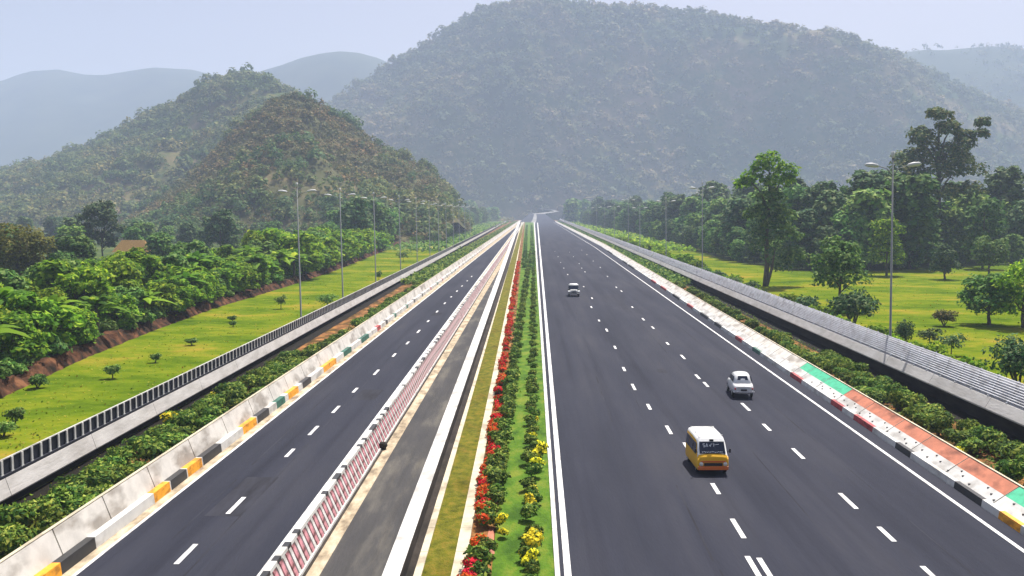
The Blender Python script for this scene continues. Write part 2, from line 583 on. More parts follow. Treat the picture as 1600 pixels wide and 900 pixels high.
Rk = Bent(Line((1600, 838), (936, 384)), 380, 0.004)         # right kerb foot
LwallX = Line((0, 800), (524, 500), 0)     # left retaining wall foot
RwallX = lambda Y: 29.3 + 0.0085 * Y

def strip(name, a, b, z, mat, y0=YN, y1=YF, n=14, za=None):
    mb = MB()
    ys = near_ys(y0, y1, n)
    vs = []
    for Y in ys:
        vs += [(a(Y), Y, z), (b(Y), Y, z)]
    mb.add(vs, [(2 * i, 2 * i + 1, 2 * i + 3, 2 * i + 2) for i in range(n)])
    o = mb.build(name, mat)
    tag(o, kind='structure')
    return o


def const(c):
    return lambda Y: c


def off(l, d):
    return lambda Y: l(Y) + d


# ground: one sheet to the horizon
mb = MB()
mb.add([(-9000, -300, 0), (9000, -300, 0), (9000, 12000, 0), (-9000, 12000, 0)], [(0, 1, 2, 3)])
tag(mb.build('ground', M['forest_floor']), kind='structure')

# roads
strip('left_road', Lk, LroadR, 0.012, M['asphalt'])
strip('service_road', SandR, WallL, 0.012, M['service_asphalt'])
strip('right_road', MedK2, Rk, 0.012, M['asphalt'])
strip('sandy_verge', LroadR, SandR, 0.016, M['sand'])
strip('left_gutter_strip', Lk, off(Ledge, -0.02), 0.018, M['sand'])
strip('left_bed_soil', off(LwallX, 0.0), off(Lk, -0.4), 0.03, M['bed_soil'])
strip('right_bed_soil', off(Rk, 0.4), RwallX, 0.03, M['bed_soil'])
strip('left_drain_bed', off(LwallX, -0.1), off(LwallX, 1.3), 0.05, M['mud'])  # painted shade along the foot of the left wall
strip('right_drain_bed', off(RwallX, -1.6), off(RwallX, 0.32), 0.05, M['mud'])  # painted shade along the foot of the right wall
strip('median_grass', BedR, MedK, 0.10, M['median_lawn'])
strip('median_soil', K2R, BedR, 0.08, M['bed_soil'])
strip('moss_strip', K1R, MossR, 0.13, M['moss'])

# markings
mk = MB()


def mark(l, w, y0, y1, z=0.024):
    vs = [(l(y0) - w / 2, y0, z), (l(y0) + w / 2, y0, z), (l(y1) + w / 2, y1, z), (l(y1) - w / 2, y1, z)]
    mk.add(vs, [(0, 1, 2, 3)])


for a, w in ((Ledge, 0.16), (off(LroadR, -0.05), 0.22), (Redge, 0.2)):
    ys = near_ys(YN, YF, 10)
    for i in range(10):
        mark(a, w, ys[i], ys[i + 1])
ys = near_ys(YN, YF, 10)
for i in range(10):
    mk.add([(Wline(ys[i]), ys[i], .024), (Wline2(ys[i]), ys[i], .024), (Wline2(ys[i + 1]), ys[i + 1], .024), (Wline(ys[i + 1]), ys[i + 1], .024)], [(0, 1, 2, 3)])
dashes_left = [(291, 866), (369, 790), (453, 708), (490, 673), (525, 640), (555, 610), (588, 582), (616, 555), (637, 536), (654, 518), (669, 502), (683, 487), (695, 474), (705, 464), (714, 455), (722, 447), (730, 439), (737, 432)]
dashes_a = [(1177, 886), (1153, 826), (1118, 764), (1074, 700), (1045, 672), (1014, 636), (990, 605), (975, 577), (961, 543), (948, 516), (936, 501), (924, 480), (925, 466), (912, 448), (887, 429), (881, 419), (876, 410), (872, 401), (867, 393)]
dashes_b = [(1196, 889), (914, 425), (909, 419), (905, 412), (896, 401), (890, 394)]
dashes_c = [(1600, 1000), (1462, 905), (1385, 835), (1325, 783), (1247, 709), (1198, 668), (1165, 636), (1103, 601), (1090, 589), (1067, 558), (1043, 537), (1020, 512), (1005, 499), (988, 480), (971, 455), (963, 449), (949, 432), (938, 418), (927, 408), (917, 398), (909, 391)]
for lst in (dashes_left, dashes_a, dashes_b, dashes_c):
    for i, (x, y) in enumerate(lst):
        p = at(x, y)
        ln = (lambda s, c: (lambda Y: c + s * Y))
        slope = -0.006 if lst is dashes_left else 0.012
        l_ = ln(slope, p.x - slope * p.y)
        L_ = 1.15 + 0.2 * math.sin(i * 2.3)
        mark(l_, 0.22, p.y - L_, p.y + L_)
tag(mk.build('lane_markings', M['marking']), kind='structure')

# tar-sealed joints and worn streaks in the asphalt
M['tar'] = noisy('tar', [(0.4, (0.034, 0.035, 0.045)), (0.6, (0.016, 0.016, 0.02))], 0.8, (1, 0.15, 1), 8, 0.85, 0.1)
mk = MB()
rj = random.Random(5)
for x0_, m_, y1_ in ((4.6, 0.012, 160), (6.9, 0.0125, 260), (12.2, 0.013, 200), (16.6, 0.013, 120), (-15.2, -0.004, 180), (-13.2, -0.004, 120)):
    Yj = 28.0
    while Yj < y1_:
        Lj = 4 + rj.random() * 14
        if rj.random() < 0.72:
            f_ = (lambda c, mm: (lambda Y: c + mm * Y))(x0_ + rj.uniform(-0.06, 0.06), m_)
            mark(f_, 0.035 + 0.05 * rj.random(), Yj, Yj + Lj, 0.017)
        Yj += Lj + rj.random() * 3
for k_ in range(4):
    Yj = 36 + rj.random() * 110
    xj = rj.choice([rj.uniform(3, 17), rj.uniform(-16, -12)])
    wj = 0.5 + rj.random() * 1.2
    f_ = (lambda c: (lambda Y: c + 0.011 * Y))(xj)
    mark(f_, wj, Yj, Yj + 1.5 + rj.random() * 5, 0.0165)
tag(mk.build('tar_joints', M['tar']), kind='structure')

# lawns and mid ground
def poly_sheet(name, pts, z, mat, grid=None):
    me = bpy.data.meshes.new(name)
    me.from_pydata([(x, y, z) for x, y in pts], [], [tuple(range(len(pts)))])
    o = link(name, me, mat)
    tag(o, kind='structure')
    return o


bank_img = [(-260, 730), (0, 622), (130, 560), (240, 516), (330, 483), (440, 450), (520, 424), (570, 404), (610, 388), (660, 372), (720, 358), (760, 350), (790, 343)]
bank = [at(x, y) for x, y in bank_img]
lw = [(LwallX(p.y), p.y) for p in reversed(bank)]
poly_sheet('left_lawn', [(p.x, p.y) for p in bank] + lw[:-1] + [(LwallX(30), 30), (-70, 30)], 0.02, M['lawn'])
fr_img = [(1900, 420), (1600, 412), (1450, 418), (1350, 424), (1250, 424), (1150, 412), (1100, 398), (1060, 386), (1000, 373), (960, 363), (900, 351)]
front = [at(x, y) for x, y in fr_img]
poly_sheet('right_lawn', [(RwallX(20), 20), (140, 20)] + [(p.x + 2, p.y) for p in front] + [(RwallX(front[-1].y), front[-1].y)], 0.02, M['lawn'])
# scrubby strip along the far left
bk = [p for p in bank if p.y > 300]
poly_sheet('scrub_strip', [(p.x - 3, p.y) for p in bk] + [(LwallX(p.y) - 1.5, p.y) for p in reversed(bk)], 0.05, M['scrub'])
# pale dusty junction where the road meets the hills
d0 = at(800, 344)
mb = MB()
dj = [(-4, 1462, 9.8, 24), (6, 1474, 10.8, 17), (22, 1486, 12.2, 13), (36, 1492, 13.8, 8), (30, 1497, 16.0, 6), (10, 1499, 18.0, 6)]
mb.add([p_ for x_, y_, z_, w_ in dj for p_ in ((x_, y_, z_), (x_ + w_, y_, z_))], [(2 * i, 2 * i + 1, 2 * i + 3, 2 * i + 2) for i in range(5)])
tag(mb.build('dusty_junction', M['dust']), kind='structure')

# the two roads climb towards the hill and draw together
mb = MB()
rp_ = [(-17.5, 1190, 0.0, 50), (-14, 1260, 1.2, 45), (-10.5, 1330, 3.6, 39), (-7, 1400, 6.8, 32), (-4, 1465, 9.9, 25)]
for x_, y_, z_, w_ in rp_:
    mb.v += [(x_, y_, z_ - 0.3), (x_ + w_ * 0.33, y_, z_), (x_ + w_ * 0.46, y_, z_ + 0.05), (x_ + w_ * 0.5, y_, z_), (x_ + w_, y_, z_ - 0.3)]
for i_ in range(4):
    for k_, m_i in enumerate((0, 1, 0, 0)):
        mb.f.append((5 * i_ + k_, 5 * i_ + k_ + 1, 5 * i_ + k_ + 6, 5 * i_ + k_ + 5))
        mb.m.append(m_i)
tag(mb.build('far_road', [M['asphalt'], M['dust']]), kind='structure')

# red-earth bank under the left grove
mb = MB()
rng = np.random.default_rng(3)
vs = []
K = 0
prev = None
for i in range(len(bank) - 4):
    a, b = bank[i], bank[i + 1]
    n = max(2, int((b - a).length / 0.9))
    for k in range(n):
        p = a.lerp(b, k / n)
        j = rng.random(4)
        hgt = 0.7 + 0.6 * j[0]
        vs += [(p.x + 0.1 + 0.25 * j[1], p.y, 0.0), (p.x - 0.1 - 0.5 * j[2], p.y + 0.3, hgt * 0.55), (p.x - 0.3 - 0.9 * j[3], p.y + 0.6, hgt), (p.x - 1.9, p.y + 0.9, hgt + 0.05), (p.x - 4, p.y + 2, 0.0)]
        K += 1
mb.add(vs, [(5 * i + k, 5 * i + k + 1, 5 * i + k + 6, 5 * i + k + 5) for i in range(K - 1) for k in range(4)], 0)
tag(mb.build('red_earth_bank', M['red_soil']), kind='structure')

# ------------------------------------------------------------ HILLS
def fbm(x, y, seed, octs=5, s0=1.0):
    rng = np.random.default_rng(seed)
    out = np.zeros_like(x)
    amp, fr = 1.0, s0
    for _ in range(octs):
        for _ in range(3):
            a = rng.random() * 6.28
            ph = rng.random() * 6.28
            ph2 = rng.random() * 6.28
            out += amp / 3 * np.sin((x * math.cos(a) + y * math.sin(a)) * fr + ph + 1.3 * np.sin((x * math.sin(a) - y * math.cos(a)) * fr * 0.7 + ph2))
        amp *= 0.5
        fr *= 2.1
    return out


def hill(name, sil, Yr, depth_front, depth_back, mat, seed, amp=0.05, nx=220, ny=70, pw=0.85, spur=0.1, wl=120.0):
    P = [atY(x, y, Yr) for x, y in sil]
    xs = np.array([p.x for p in P])
    zs = np.array([max(0.0, p.z) for p in P])
    X = np.linspace(xs[0], xs[-1], nx)
    T = np.linspace(-1, 1, ny)
    XX, TT = np.meshgrid(X, T)
    Yb = np.where(TT < 0, Yr + TT * depth_front, Yr + TT * depth_back)
    # the flanks fan out from the summit, so the slopes in front keep below the skyline
    Hx = np.interp(XX * Yr / Yb, xs, zs) * np.minimum(1.0, Yb / Yr)
    u = np.clip(1 - np.abs(TT), 0, 1)
    g = np.sin(u * math.pi / 2) ** (1 / pw) if False else 1 - (1 - u) ** (1 + pw)
    # the falloff is warped by spurs running down the slope
    w = fbm(XX / wl, Yb / wl, seed, 5)
    g = np.clip(g + spur * w * u * (1 - u) * 4 * 0.5, 0, 1.0)
    Z = Hx * g + w * amp * Hx * u * (1 - u) * 2.4 - Hx * 0.012 - 1.0 + w * 0.004 * Hx * u
    V = np.stack([XX, Yb, Z], -1).reshape(-1, 3)
    F = []
    for j in range(ny - 1):
        for i in range(nx - 1):
            a = j * nx + i
            F.append((a, a + 1, a + nx + 1, a + nx))
    me = bpy.data.meshes.new(name)
    me.from_pydata(V.tolist(), [], F)
    me.polygons.foreach_set('use_smooth', [True] * len(F))
    me.update()
    o = link(name, me, mat)
    tag(o, kind='structure')
    return X, T, Z, Yr, depth_front, depth_back


def hill_trees(name, hd, N, size, mat, seed, per=14, tmin=-1.0, tmax=0.12, ridge=0, dens=0.1, fl=0.19):
    X, T, Z, Yr, df, db = hd
    rng = np.random.default_rng(seed)
    nx, ny = len(X), len(T)
    x = rng.random(N * 2) * (nx - 1.001)
    tt = tmin + (tmax - tmin) * rng.random(N * 2)
    # thin out by noise so clearings show
    fx = np.interp(x, np.arange(nx), X)
    Y = np.where(tt < 0, Yr + tt * df, Yr + tt * db)
    keep = (fbm(fx / (size * 14), Y / (size * 14), seed + 5, 4) + rng.random(N * 2) * 0.9 - 0.2) > -dens
    x, tt, fx, Y = [a[keep][:N] for a in (x, tt, fx, Y)]
    if ridge:
        xr = rng.random(ridge) * (nx - 1.001)
        x = np.concatenate([x, xr])
        tt = np.concatenate([tt, rng.normal(size=ridge) * 0.015])
        fx = np.interp(x, np.arange(nx), X)
        Y = np.where(tt < 0, Yr + tt * df, Yr + tt * db)
    jf = (tt + 1) / 2 * (ny - 1)
    j = np.clip(jf.astype(int), 0, ny - 2)
    i = x.astype(int)
    a, b = x - i, jf - j
    z = (Z[j, i] * (1 - a) + Z[j, i + 1] * a) * (1 - b) + (Z[j + 1, i] * (1 - a) + Z[j + 1, i + 1] * a) * b
    ok = z > 0.5
    fx, Y, z = fx[ok], Y[ok], z[ok]
    n = len(z)
    s = size * (0.28 + 0.85 * rng.random(n) ** 2.6)
    if ridge:
        kk = min(ridge, n)
        s[-kk:] = size * (0.4 + 0.75 * rng.random(kk) ** 2)
        z[-kk:] += s[-kk:] * 0.35
    d = rng.normal(size=(n, per, 3))
    d /= np.linalg.norm(d, axis=2, keepdims=True)
    d[:, :, 2] = np.abs(d[:, :, 2])
    base = np.stack([fx, Y, z + s * 0.25], 1)
    c = base[:, None, :] + d * s[:, None, None] * np.array([0.62, 0.62, 0.7]) * (0.6 + 0.45 * rng.random((n, per, 1)))
    nn = d + rng.normal(size=d.shape) * 0.4
    nn[:, :, 2] += 0.3
    q = np.repeat(s * fl, per) * (0.7 + 0.6 * rng.random(n * per))
    me = quads_mesh(name, c.reshape(-1, 3), nn.reshape(-1, 3), q, 0.8, rng)
    o = link(name, me, mat)
    tag(o, kind='stuff')
    return o


farL = hill('far_ridge', [(-700, 200), (-300, 150), (-150, 140), (-50, 122), (0, 122), (25, 112), (50, 105), (90, 103), (130, 112), (160, 113), (200, 107), (240, 102), (300, 106), (340, 116), (380, 118), (440, 140), (520, 200), (620, 280), (700, 330)], 3300, 900, 500, M['hill_far'], 11, 0.03, 200, 30, wl=400)
farM = hill('far_peak', [(250, 300), (330, 180), (380, 122), (410, 108), (440, 99), (470, 88), (500, 81), (530, 78), (560, 81), (590, 89), (620, 102), (680, 150), (800, 250), (900, 330)], 3000, 800, 500, M['hill_far'], 12, 0.03, 160, 30, wl=400)
farR = hill('far_right_ridge', [(1150, 300), (1250, 150), (1330, 100), (1380, 83), (1420, 76), (1450, 73), (1475, 74), (1510, 71), (1550, 68), (1600, 72), (1680, 80), (1800, 120), (2000, 160), (2300, 300)], 2750, 800, 500, M['hill_far'], 13, 0.04, 160, 30, wl=300)
big = hill('big_hill', [(370, 343), (430, 260), (480, 205), (520, 158), (560, 132), (600, 108), (640, 82), (680, 58), (700, 45), (740, 22), (770, 12), (800, 8), (860, 7), (900, 12), (960, 14), (1000, 15), (1050, 19), (1090, 22), (1130, 30), (1180, 45), (1230, 54), (1280, 62), (1330, 72), (1370, 84), (1400, 92), (1450, 115), (1520, 150), (1600, 185), (1750, 240), (1950, 343)], 1900, 400, 700, M['hill'], 21, 0.11, 360, 100, pw=0.75, spur=0.26, wl=120)
lefth = hill('left_hill', [(-330, 372), (-200, 320), (-80, 292), (0, 276), (60, 262), (130, 235), (170, 216), (230, 182), (290, 155), (312, 138), (330, 127), (352, 126), (370, 117), (395, 113), (415, 122), (432, 136), (450, 140), (500, 175), (560, 230), (640, 300), (690, 352)], 1060, 400, 300, M['hill'], 31, 0.1, 220, 80, spur=0.24, wl=60)
brown = hill('brown_hill', [(170, 372), (230, 330), (290, 285), (330, 245), (370, 205), (400, 180), (420, 163), (445, 150), (470, 150), (500, 162), (530, 182), (560, 205), (600, 234), (640, 256), (680, 274), (700, 300), (722, 342), (736, 366)], 620, 210, 150, M['hill_dry'], 41, 0.1, 200, 70, spur=0.24, wl=45)

hill_trees('big_hill_forest', big, 15000, 17.0, M['leaf_hill'], 1, 28, -1, 0.1, 500, 0.5)
hill_trees('left_hill_forest', lefth, 8500, 11.5, M['leaf_hillgreen'], 2, 60, -1, 0.1, 160, 1.0, 0.13)
hill_trees('brown_hill_scrub', brown, 8000, 4.8, M['leaf_dry'], 3, 34, -1, 0.1, 180, 0.1, 0.15)
hill_trees('brown_hill_trees', brown, 2300, 8.0, M['leaf_hillgreen'], 8, 64, -1, 0.1, 60, 0.1, 0.12)
hill_trees('far_ridge_forest', farR, 5000, 15.0, M['leaf_hill'], 4, 14, -0.7, 0.02, 120)

# ------------------------------------------------------------ ROADSIDE BARRIERS
def barrier(name, line, side, segs_block, prof_d, label, colour_panels=None, y0=YN, y1=1300):
    """side=-1: rises towards -X. kerb with painted blocks, sloping face, top edge"""
    t = empty(name, (0, 0, 0))
    tag(t, label, 'barrier')
    S = side
    (kh, kt), (fx, fz), tw = prof_d
    # kerb with blocks
    cuts = [y0]
    mi_of = []
    for (ya, yb, m) in segs_block:
        if ya > cuts[-1] + 0.05:
            mi_of.append(0)
            cuts.append(ya)
        mi_of.append(m)
        cuts.append(yb)
    cuts.append(y1)
    mi_of.append(0)
    kb = MB()
    for i in range(len(cuts) - 1):
        ys_ = [cuts[i], cuts[i + 1]] if cuts[i + 1] - cuts[i] < 60 else near_ys(cuts[i], cuts[i + 1], 4)
        kb.sweep([(0, 0.0), (S * 0.06, kh), (S * (kt), kh), (S * kt, 0)], line, ys_, [mi_of[i]] * 4 if mi_of[i] else [0] * 4)
    kb.build('kerb', [M['white_paint'], M['kerb_black'], M['kerb_orange'], M['kerb_green'], M['kerb_red']], t)
    # face made of cast units with open joints
    fb = MB()
    Y = y0
    k = 0
    cp = colour_panels
    while Y < y1:
        Ln = (5.0 + 0.7 * math.sin(Y)) if Y < 160 else 60.0
        ye = min(Y + Ln, y1)
        if cp:
            for q_ in yy:
                if Y + 0.01 < q_ < ye:
                    ye = q_
                    Ln = ye - Y
        g = 0.09 if Y < 160 else 0
        if cp:
            mz = kh + (fz - kh) * 0.45
            mx = kt + (fx - kt) * 0.45
            fb.sweep([(S * kt, kh - 0.02), (S * mx, mz), (S * fx, fz), (S * fx, 0), (S * kt, 0)], line, [Y, ye - g], [1, cp(Y), 0, 0, 0])
        else:
            fb.sweep([(S * kt, kh - 0.02), (S * fx, fz), (S * (fx + .1), fz), (S * (fx + .1), 0), (S * kt, 0)], line, [Y, ye - g], [0, 0, 0, 0, 0])
        Y += Ln
        k += 1
    fb.build('face_panel', [M['barrier_white'], M['white_paint'], M['panel_green'], M['panel_orange']], t)
    tb = MB()
    tb.sweep([(S * (fx + 0.104), 0), (S * (fx + 0.06), fz + 0.003), (S * (fx - 0.0), fz + 0.05), (S * (fx + tw), fz + 0.05), (S * (fx + tw), 0)], line, near_ys(y0, y1, 8))
    tb.build('top_edge', M['cream_paint'], t)
    return t, fb


def blocks(lst, z=0.15):
    out = []
    for (x0_, y0_, x1_, y1_, m) in lst:
        a, b = at(x0_, y0_, z), at(x1_, y1_, z)
        ya, yb = sorted((a.y, b.y))
        out.append((ya, yb, m))
    out.sort()
    # append a worn rhythm further out
    return out


bl = blocks([(62, 915, 100, 893, 2), (101, 893, 152, 852, 1), (236, 782, 261, 763, 2), (262, 762, 285, 743, 1), (286, 742, 310, 725, 2), (311, 724, 345, 702, 1),
             (383, 676, 405, 660, 2), (406, 659, 424, 645, 1), (437, 636, 449, 626, 3), (455, 622, 470, 610, 2), (475, 605, 487, 595, 1), (505, 580, 527, 565, 2), (538, 556, 548, 547, 3), (566, 535, 576, 526, 3),
             (588, 516, 592, 512, 4)])
Yl = bl[-1][1] + 4
rr = random.Random(2)
while Yl < 400:
    bl.append((Yl, Yl + 1.6, rr.choice([1, 1, 3, 4])))
    Yl += 7 + rr.random() * 6
barrier('concrete_barrier', Lk, -1, bl, ((0.5, 0.4), (0.78, 1.5), 0.16), 'white concrete crash barrier with black and orange kerb blocks on the left road edge')


def z_at(x, y):
    return at(x, y, 0.2)


br = [(1482, 758, 1520, 787, 1), (1548, 805, 1582, 828, 2), (1394, 696, 1422, 712, 1), (1333, 652, 1357, 672, 4), (1291, 628, 1310, 640, 4), (1231, 585, 1246, 597, 4), (1170, 545, 1180, 553, 3), (1145, 527, 1156, 534, 4), (1119, 505, 1126, 512, 1), (1097, 490, 1105, 498, 1), (1074, 476, 1083, 482, 4), (1054, 461, 1062, 468, 1), (1038, 448, 1045, 454, 4), (1023, 438, 1028, 443, 4), (990, 414, 998, 420, 1), (978, 408, 984, 413, 1), (948, 392, 953, 397, 1), (1640, 868, 1680, 895, 2)]
brb = blocks(br)
brb.sort()
yy = [at(1250, 571, 0.9).y, at(1330, 613, 0.9).y, at(1596, 768, 0.9).y]


def panel_col(Y):
    if Y < yy[2]:
        return 2
    if Y < yy[1]:
        return 3
    if Y < yy[0]:
        return 2
    return 0


bR, _ = barrier('concrete_barrier', Rk, 1, brb, ((0.36, 0.3), (1.5, 1.15), 0.12), 'sloping concrete road edge barrier painted green and brick orange on the right', panel_col)
# small drain holes along the white course of the right barrier, each a part
for k in range(46):
    Y = 33 + k * 0.95 + 0.3 * math.sin(k * 1.7)
    d = 0.42 + 0.32 * (k % 3) / 2
    z = 0.36 + (d - 0.3) / 1.2 * 0.79
    mb = MB()
    mb.box(Rk(Y) + d - 0.035, Rk(Y) + d + 0.06, Y - 0.05, Y + 0.05, z - 0.03, z + 0.035)
    mb.build('drain_hole', M['kerb_black'], bR)

# ------------------------------------------------------------ LEFT RETAINING WALL AND RAILING
t = empty('parapet_railing', (0, 0, 0))
tag(t, 'grey parapet wall with black and white baluster railing beside the left lawn', 'railing')
mb = MB()
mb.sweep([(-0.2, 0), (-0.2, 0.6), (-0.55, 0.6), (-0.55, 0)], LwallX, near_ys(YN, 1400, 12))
mb.build('footing', M['concrete_dark'], t)  # dark colour paints in the shadow under the parapet overhang
mb = MB()
Y = YN
while Y < 1400:
    Ln = 9.0 if Y < 200 else 120
    mb.sweep([(0.22, 0.55), (0.24, 0.62), (-0.02, 1.42), (-0.5, 1.42), (-0.5, 0.55)], LwallX, [Y, min(1400, Y + Ln - 0.04)])
    Y += Ln
mb.build('parapet', M['parapet'], t)
mb = MB()
mb.sweep([(-0.14, 2.27), (-0.14, 2.32), (-0.22, 2.32), (-0.22, 2.27)], LwallX, near_ys(YN, 1400, 12))
mb.build('top_rail', M['white_paint'], t)
mb = MB()
mb.sweep([(-0.2, 1.42), (-0.2, 2.25), (-0.26, 2.25), (-0.26, 1.42)], LwallX, near_ys(YN, 1400, 12))
mb.sweep([(-0.05, 1.42), (-0.05, 1.56), (-0.16, 1.56), (-0.16, 1.42)], LwallX, near_ys(YN, 1400, 12))
mb.build('dark_panel', M['black_panel'], t)


def baluster_mb(w, d, h, z0, taper=0.8):
    m_ = MB()
    m_.tube([(0, 0, z0), (0, 0, z0 + h * 0.15), (0, 0, z0 + h * 0.5), (0, 0, z0 + h * 0.85), (0, 0, z0 + h)], [w * 0.55, w * 0.36, w * 0.5, w * 0.34, w * 0.55], 8)
    return m_


def posts(line, dx, y0, pitch, n, name, mbf, mats, parent, restname, yend, smooth=False):
    first = None
    for k in range(n):
        Y = y0 + k * pitch
        if first is None:
            first = mbf().build(name, mats, parent, (line(Y) + dx, Y, 0), smooth=smooth)
            o = first
        else:
            o = first.copy()
            COL.objects.link(o)
            o.parent = parent
            o.location = (line(Y) + dx, Y, 0)
    m_ = MB()
    Y = y0 + n * pitch
    while Y < yend:
        b = mbf()
        m_.add([(v[0] + line(Y) + dx, v[1] + Y, v[2]) for v in b.v], b.f)
        Y += pitch
    for i_, o_ in ((0, 0),):
        o2 = m_.build(restname, mats, parent, smooth=smooth)
        o2['kind'] = 'stuff'


def bal():
    m_ = MB()
    m_.box(-0.03, 0.03, -0.085, 0.085, 1.5, 2.27)
    m_.box(-0.035, 0.035, -0.12, 0.12, 1.5, 1.6)
    return m_


posts(LwallX, -0.14, 43, 0.92, 100, 'baluster', lambda: bal(), M['white_paint'], t, 'balusters', 330)

# ------------------------------------------------------------ RIGHT RETAINING WALL AND PIPE RAILING
t = empty('pipe_railing', (0, 0, 0))
tag(t, 'grey parapet wall topped by long horizontal pipe rails along the right lawn', 'railing')
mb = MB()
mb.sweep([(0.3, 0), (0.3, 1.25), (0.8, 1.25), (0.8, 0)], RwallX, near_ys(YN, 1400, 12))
mb.build('retaining_wall', M['concrete_dark'], t)  # road-facing side is in shade; that shade is put into the dark colour
mb = MB()
Y = YN
while Y < 1400:
    Ln = 9.0 if Y < 200 else 120
    mb.sweep([(-0.42, 1.2), (-0.44, 1.3), (-0.06, 1.96), (0.05, 2.02), (0.75, 2.02), (0.75, 1.2)], RwallX, [Y, min(1400, Y + Ln - 0.04)])
    Y += Ln
mb.build('parapet', M['parapet'], t)
for k in range(9):
    z = 2.16 + k * 0.145
    dx = 0.05 + 0.072 * k
    mb = MB()
    mb.sweep([(dx + 0.042 * math.cos(a * math.pi / 4), z + 0.042 * math.sin(a * math.pi / 4)) for a in range(8)], RwallX, near_ys(YN, 1400, 12))
    mb.build('rail', M['rail_grey'], t, smooth=True)


def rpost():
    m_ = MB()
    m_.tube([(0, 0, 1.98), (0.62, 0, 3.42)], [0.06, 0.05], 6)
    m_.box(-0.12, 0.12, -0.1, 0.1, 1.97, 2.06)
    return m_


posts(RwallX, 0.08, 40, 2.5, 90, 'post', rpost, M['rail_grey'], t, 'posts', 500)
# pale sheeting behind the rails
mb = MB()
mb.sweep([(0.16, 2.02), (0.74, 3.3), (0.77, 3.3), (0.19, 2.02)], RwallX, near_ys(YN, 1400, 12))
mb.build('backing_sheet', M['rail_back'], t)

# ------------------------------------------------------------ STRIPED RAILING IN THE LEFT ROAD
t = empty('striped_railing', (0, 0, 0))
tag(t, 'pink and white striped concrete railing between the left road and the service lane', 'railing')
mb = MB()
mb.sweep([(0.02, 0), (0.0, 0.14), (-1.1, 0.14), (-1.1, 0)], Lfence, near_ys(YN, 1400, 12))
mb.build('plinth', M['white_paint'], t)
mb = MB()
mb.sweep([(0.14, 0.0), (0.14, 0.05), (0.03, 0.05), (0.03, 0.0)], Lfence, near_ys(YN, 1400, 12))
mb.build('base_strip', M['concrete_dark'], t)
mb = MB()
Y = YN
rk = random.Random(3)
while Y < 1400:
    black = Y < 190 and rk.random() < 0.5
    Ln = (0.55 if black else 0.95) if Y < 190 else 80
    mb.sweep([(-0.46, 1.1), (-0.48, 1.24), (-0.72, 1.24), (-0.72, 1.1)], Lfence, [Y, min(1400, Y + Ln)], [1 if black else 0] * 4)
    Y += Ln
mb.build('top_rail', [M['white_paint'], M['kerb_black']], t)
mb = MB()
mb.sweep([(-0.92, 0.14), (-0.94, 0.4), (-1.09, 0.4), (-1.09, 0.14)], Lfence, near_ys(YN, 1400, 12))
mb.build('road_side_kerb', M['white_paint'], t)


def slat(w):
    m_ = MB()
    vs = [(x, y, z) for y in (-w, w) for x, z in ((0.05, 0.12), (-0.05, 0.12), (-0.48, 1.12), (-0.38, 1.12))]
    m_.add(vs, [(0, 1, 2, 3), (7, 6, 5, 4), (0, 3, 7, 4), (1, 5, 6, 2), (3, 2, 6, 7), (0, 4, 5, 1)])
    return m_


posts(Lfence, -0.1, YN + 4.0, 0.9, 100, 'pink_post', lambda: slat(0.17), M['pink_paint'], t, 'pink_posts', 420)
posts(Lfence, -0.1, YN + 4.45, 0.9, 100, 'white_post', lambda: slat(0.14), M['white_paint'], t, 'white_posts', 420)

# ------------------------------------------------------------ MEDIAN WALL AND KERBS
t = empty('median_wall', (0, 0, 0))
tag(t, 'low broad white painted wall along the right side of the service lane', 'wall')
mb = MB()
ysw = near_ys(YN, 1400, 14)
for i in range(len(ysw) - 1):
    a, b = ysw[i], ysw[i + 1]
    vs = []
    for Y in (a, b):
        x0, x1 = WallL(Y), WallR(Y)
        vs += [(x0, Y, 0), (x0 + 0.12, Y, 0.42), (x1 - 0.02, Y, 0.5), (x1 + 0.05, Y, 0.0)]
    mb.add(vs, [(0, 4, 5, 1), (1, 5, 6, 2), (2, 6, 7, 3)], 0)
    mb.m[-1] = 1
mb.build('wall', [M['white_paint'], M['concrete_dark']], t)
strip('median_gutter', WallR, GutR, 0.02, M['concrete_dark'], y1=1400)


def kerb(name, a, b, h, mat, label, gap=3.0):
    m_ = MB()
    Y = YN
    while Y < 1400:
        Ln = gap if Y < 130 else 100
        ye = min(1400, Y + Ln - (0.03 if Y < 130 else 0))
        vs = []
        for q in (Y, ye):
            vs += [(a(q), q, 0), (a(q), q, h), (b(q), q, h), (b(q), q, 0)]
        m_.add(vs, [(0, 4, 5, 1), (1, 5, 6, 2), (2, 6, 7, 3), (0, 1, 2, 3), (4, 7, 6, 5)])
        Y += Ln
    o = m_.build(name, mat)
    tag(o, label, 'kerb')
    return o


kerb('kerb', GutR, K1R, 0.2, M['cream_paint'], 'narrow cream kerb between the dark gutter and the mossy strip')
kerb('kerb', MossR, K2R, 0.22, M['cream_paint'], 'cream kerb between the mossy strip and the red flower bed')
kerb('kerb', MedK, MedK2, 0.18, M['white_paint'], 'thin white kerb between the median grass and the right road')

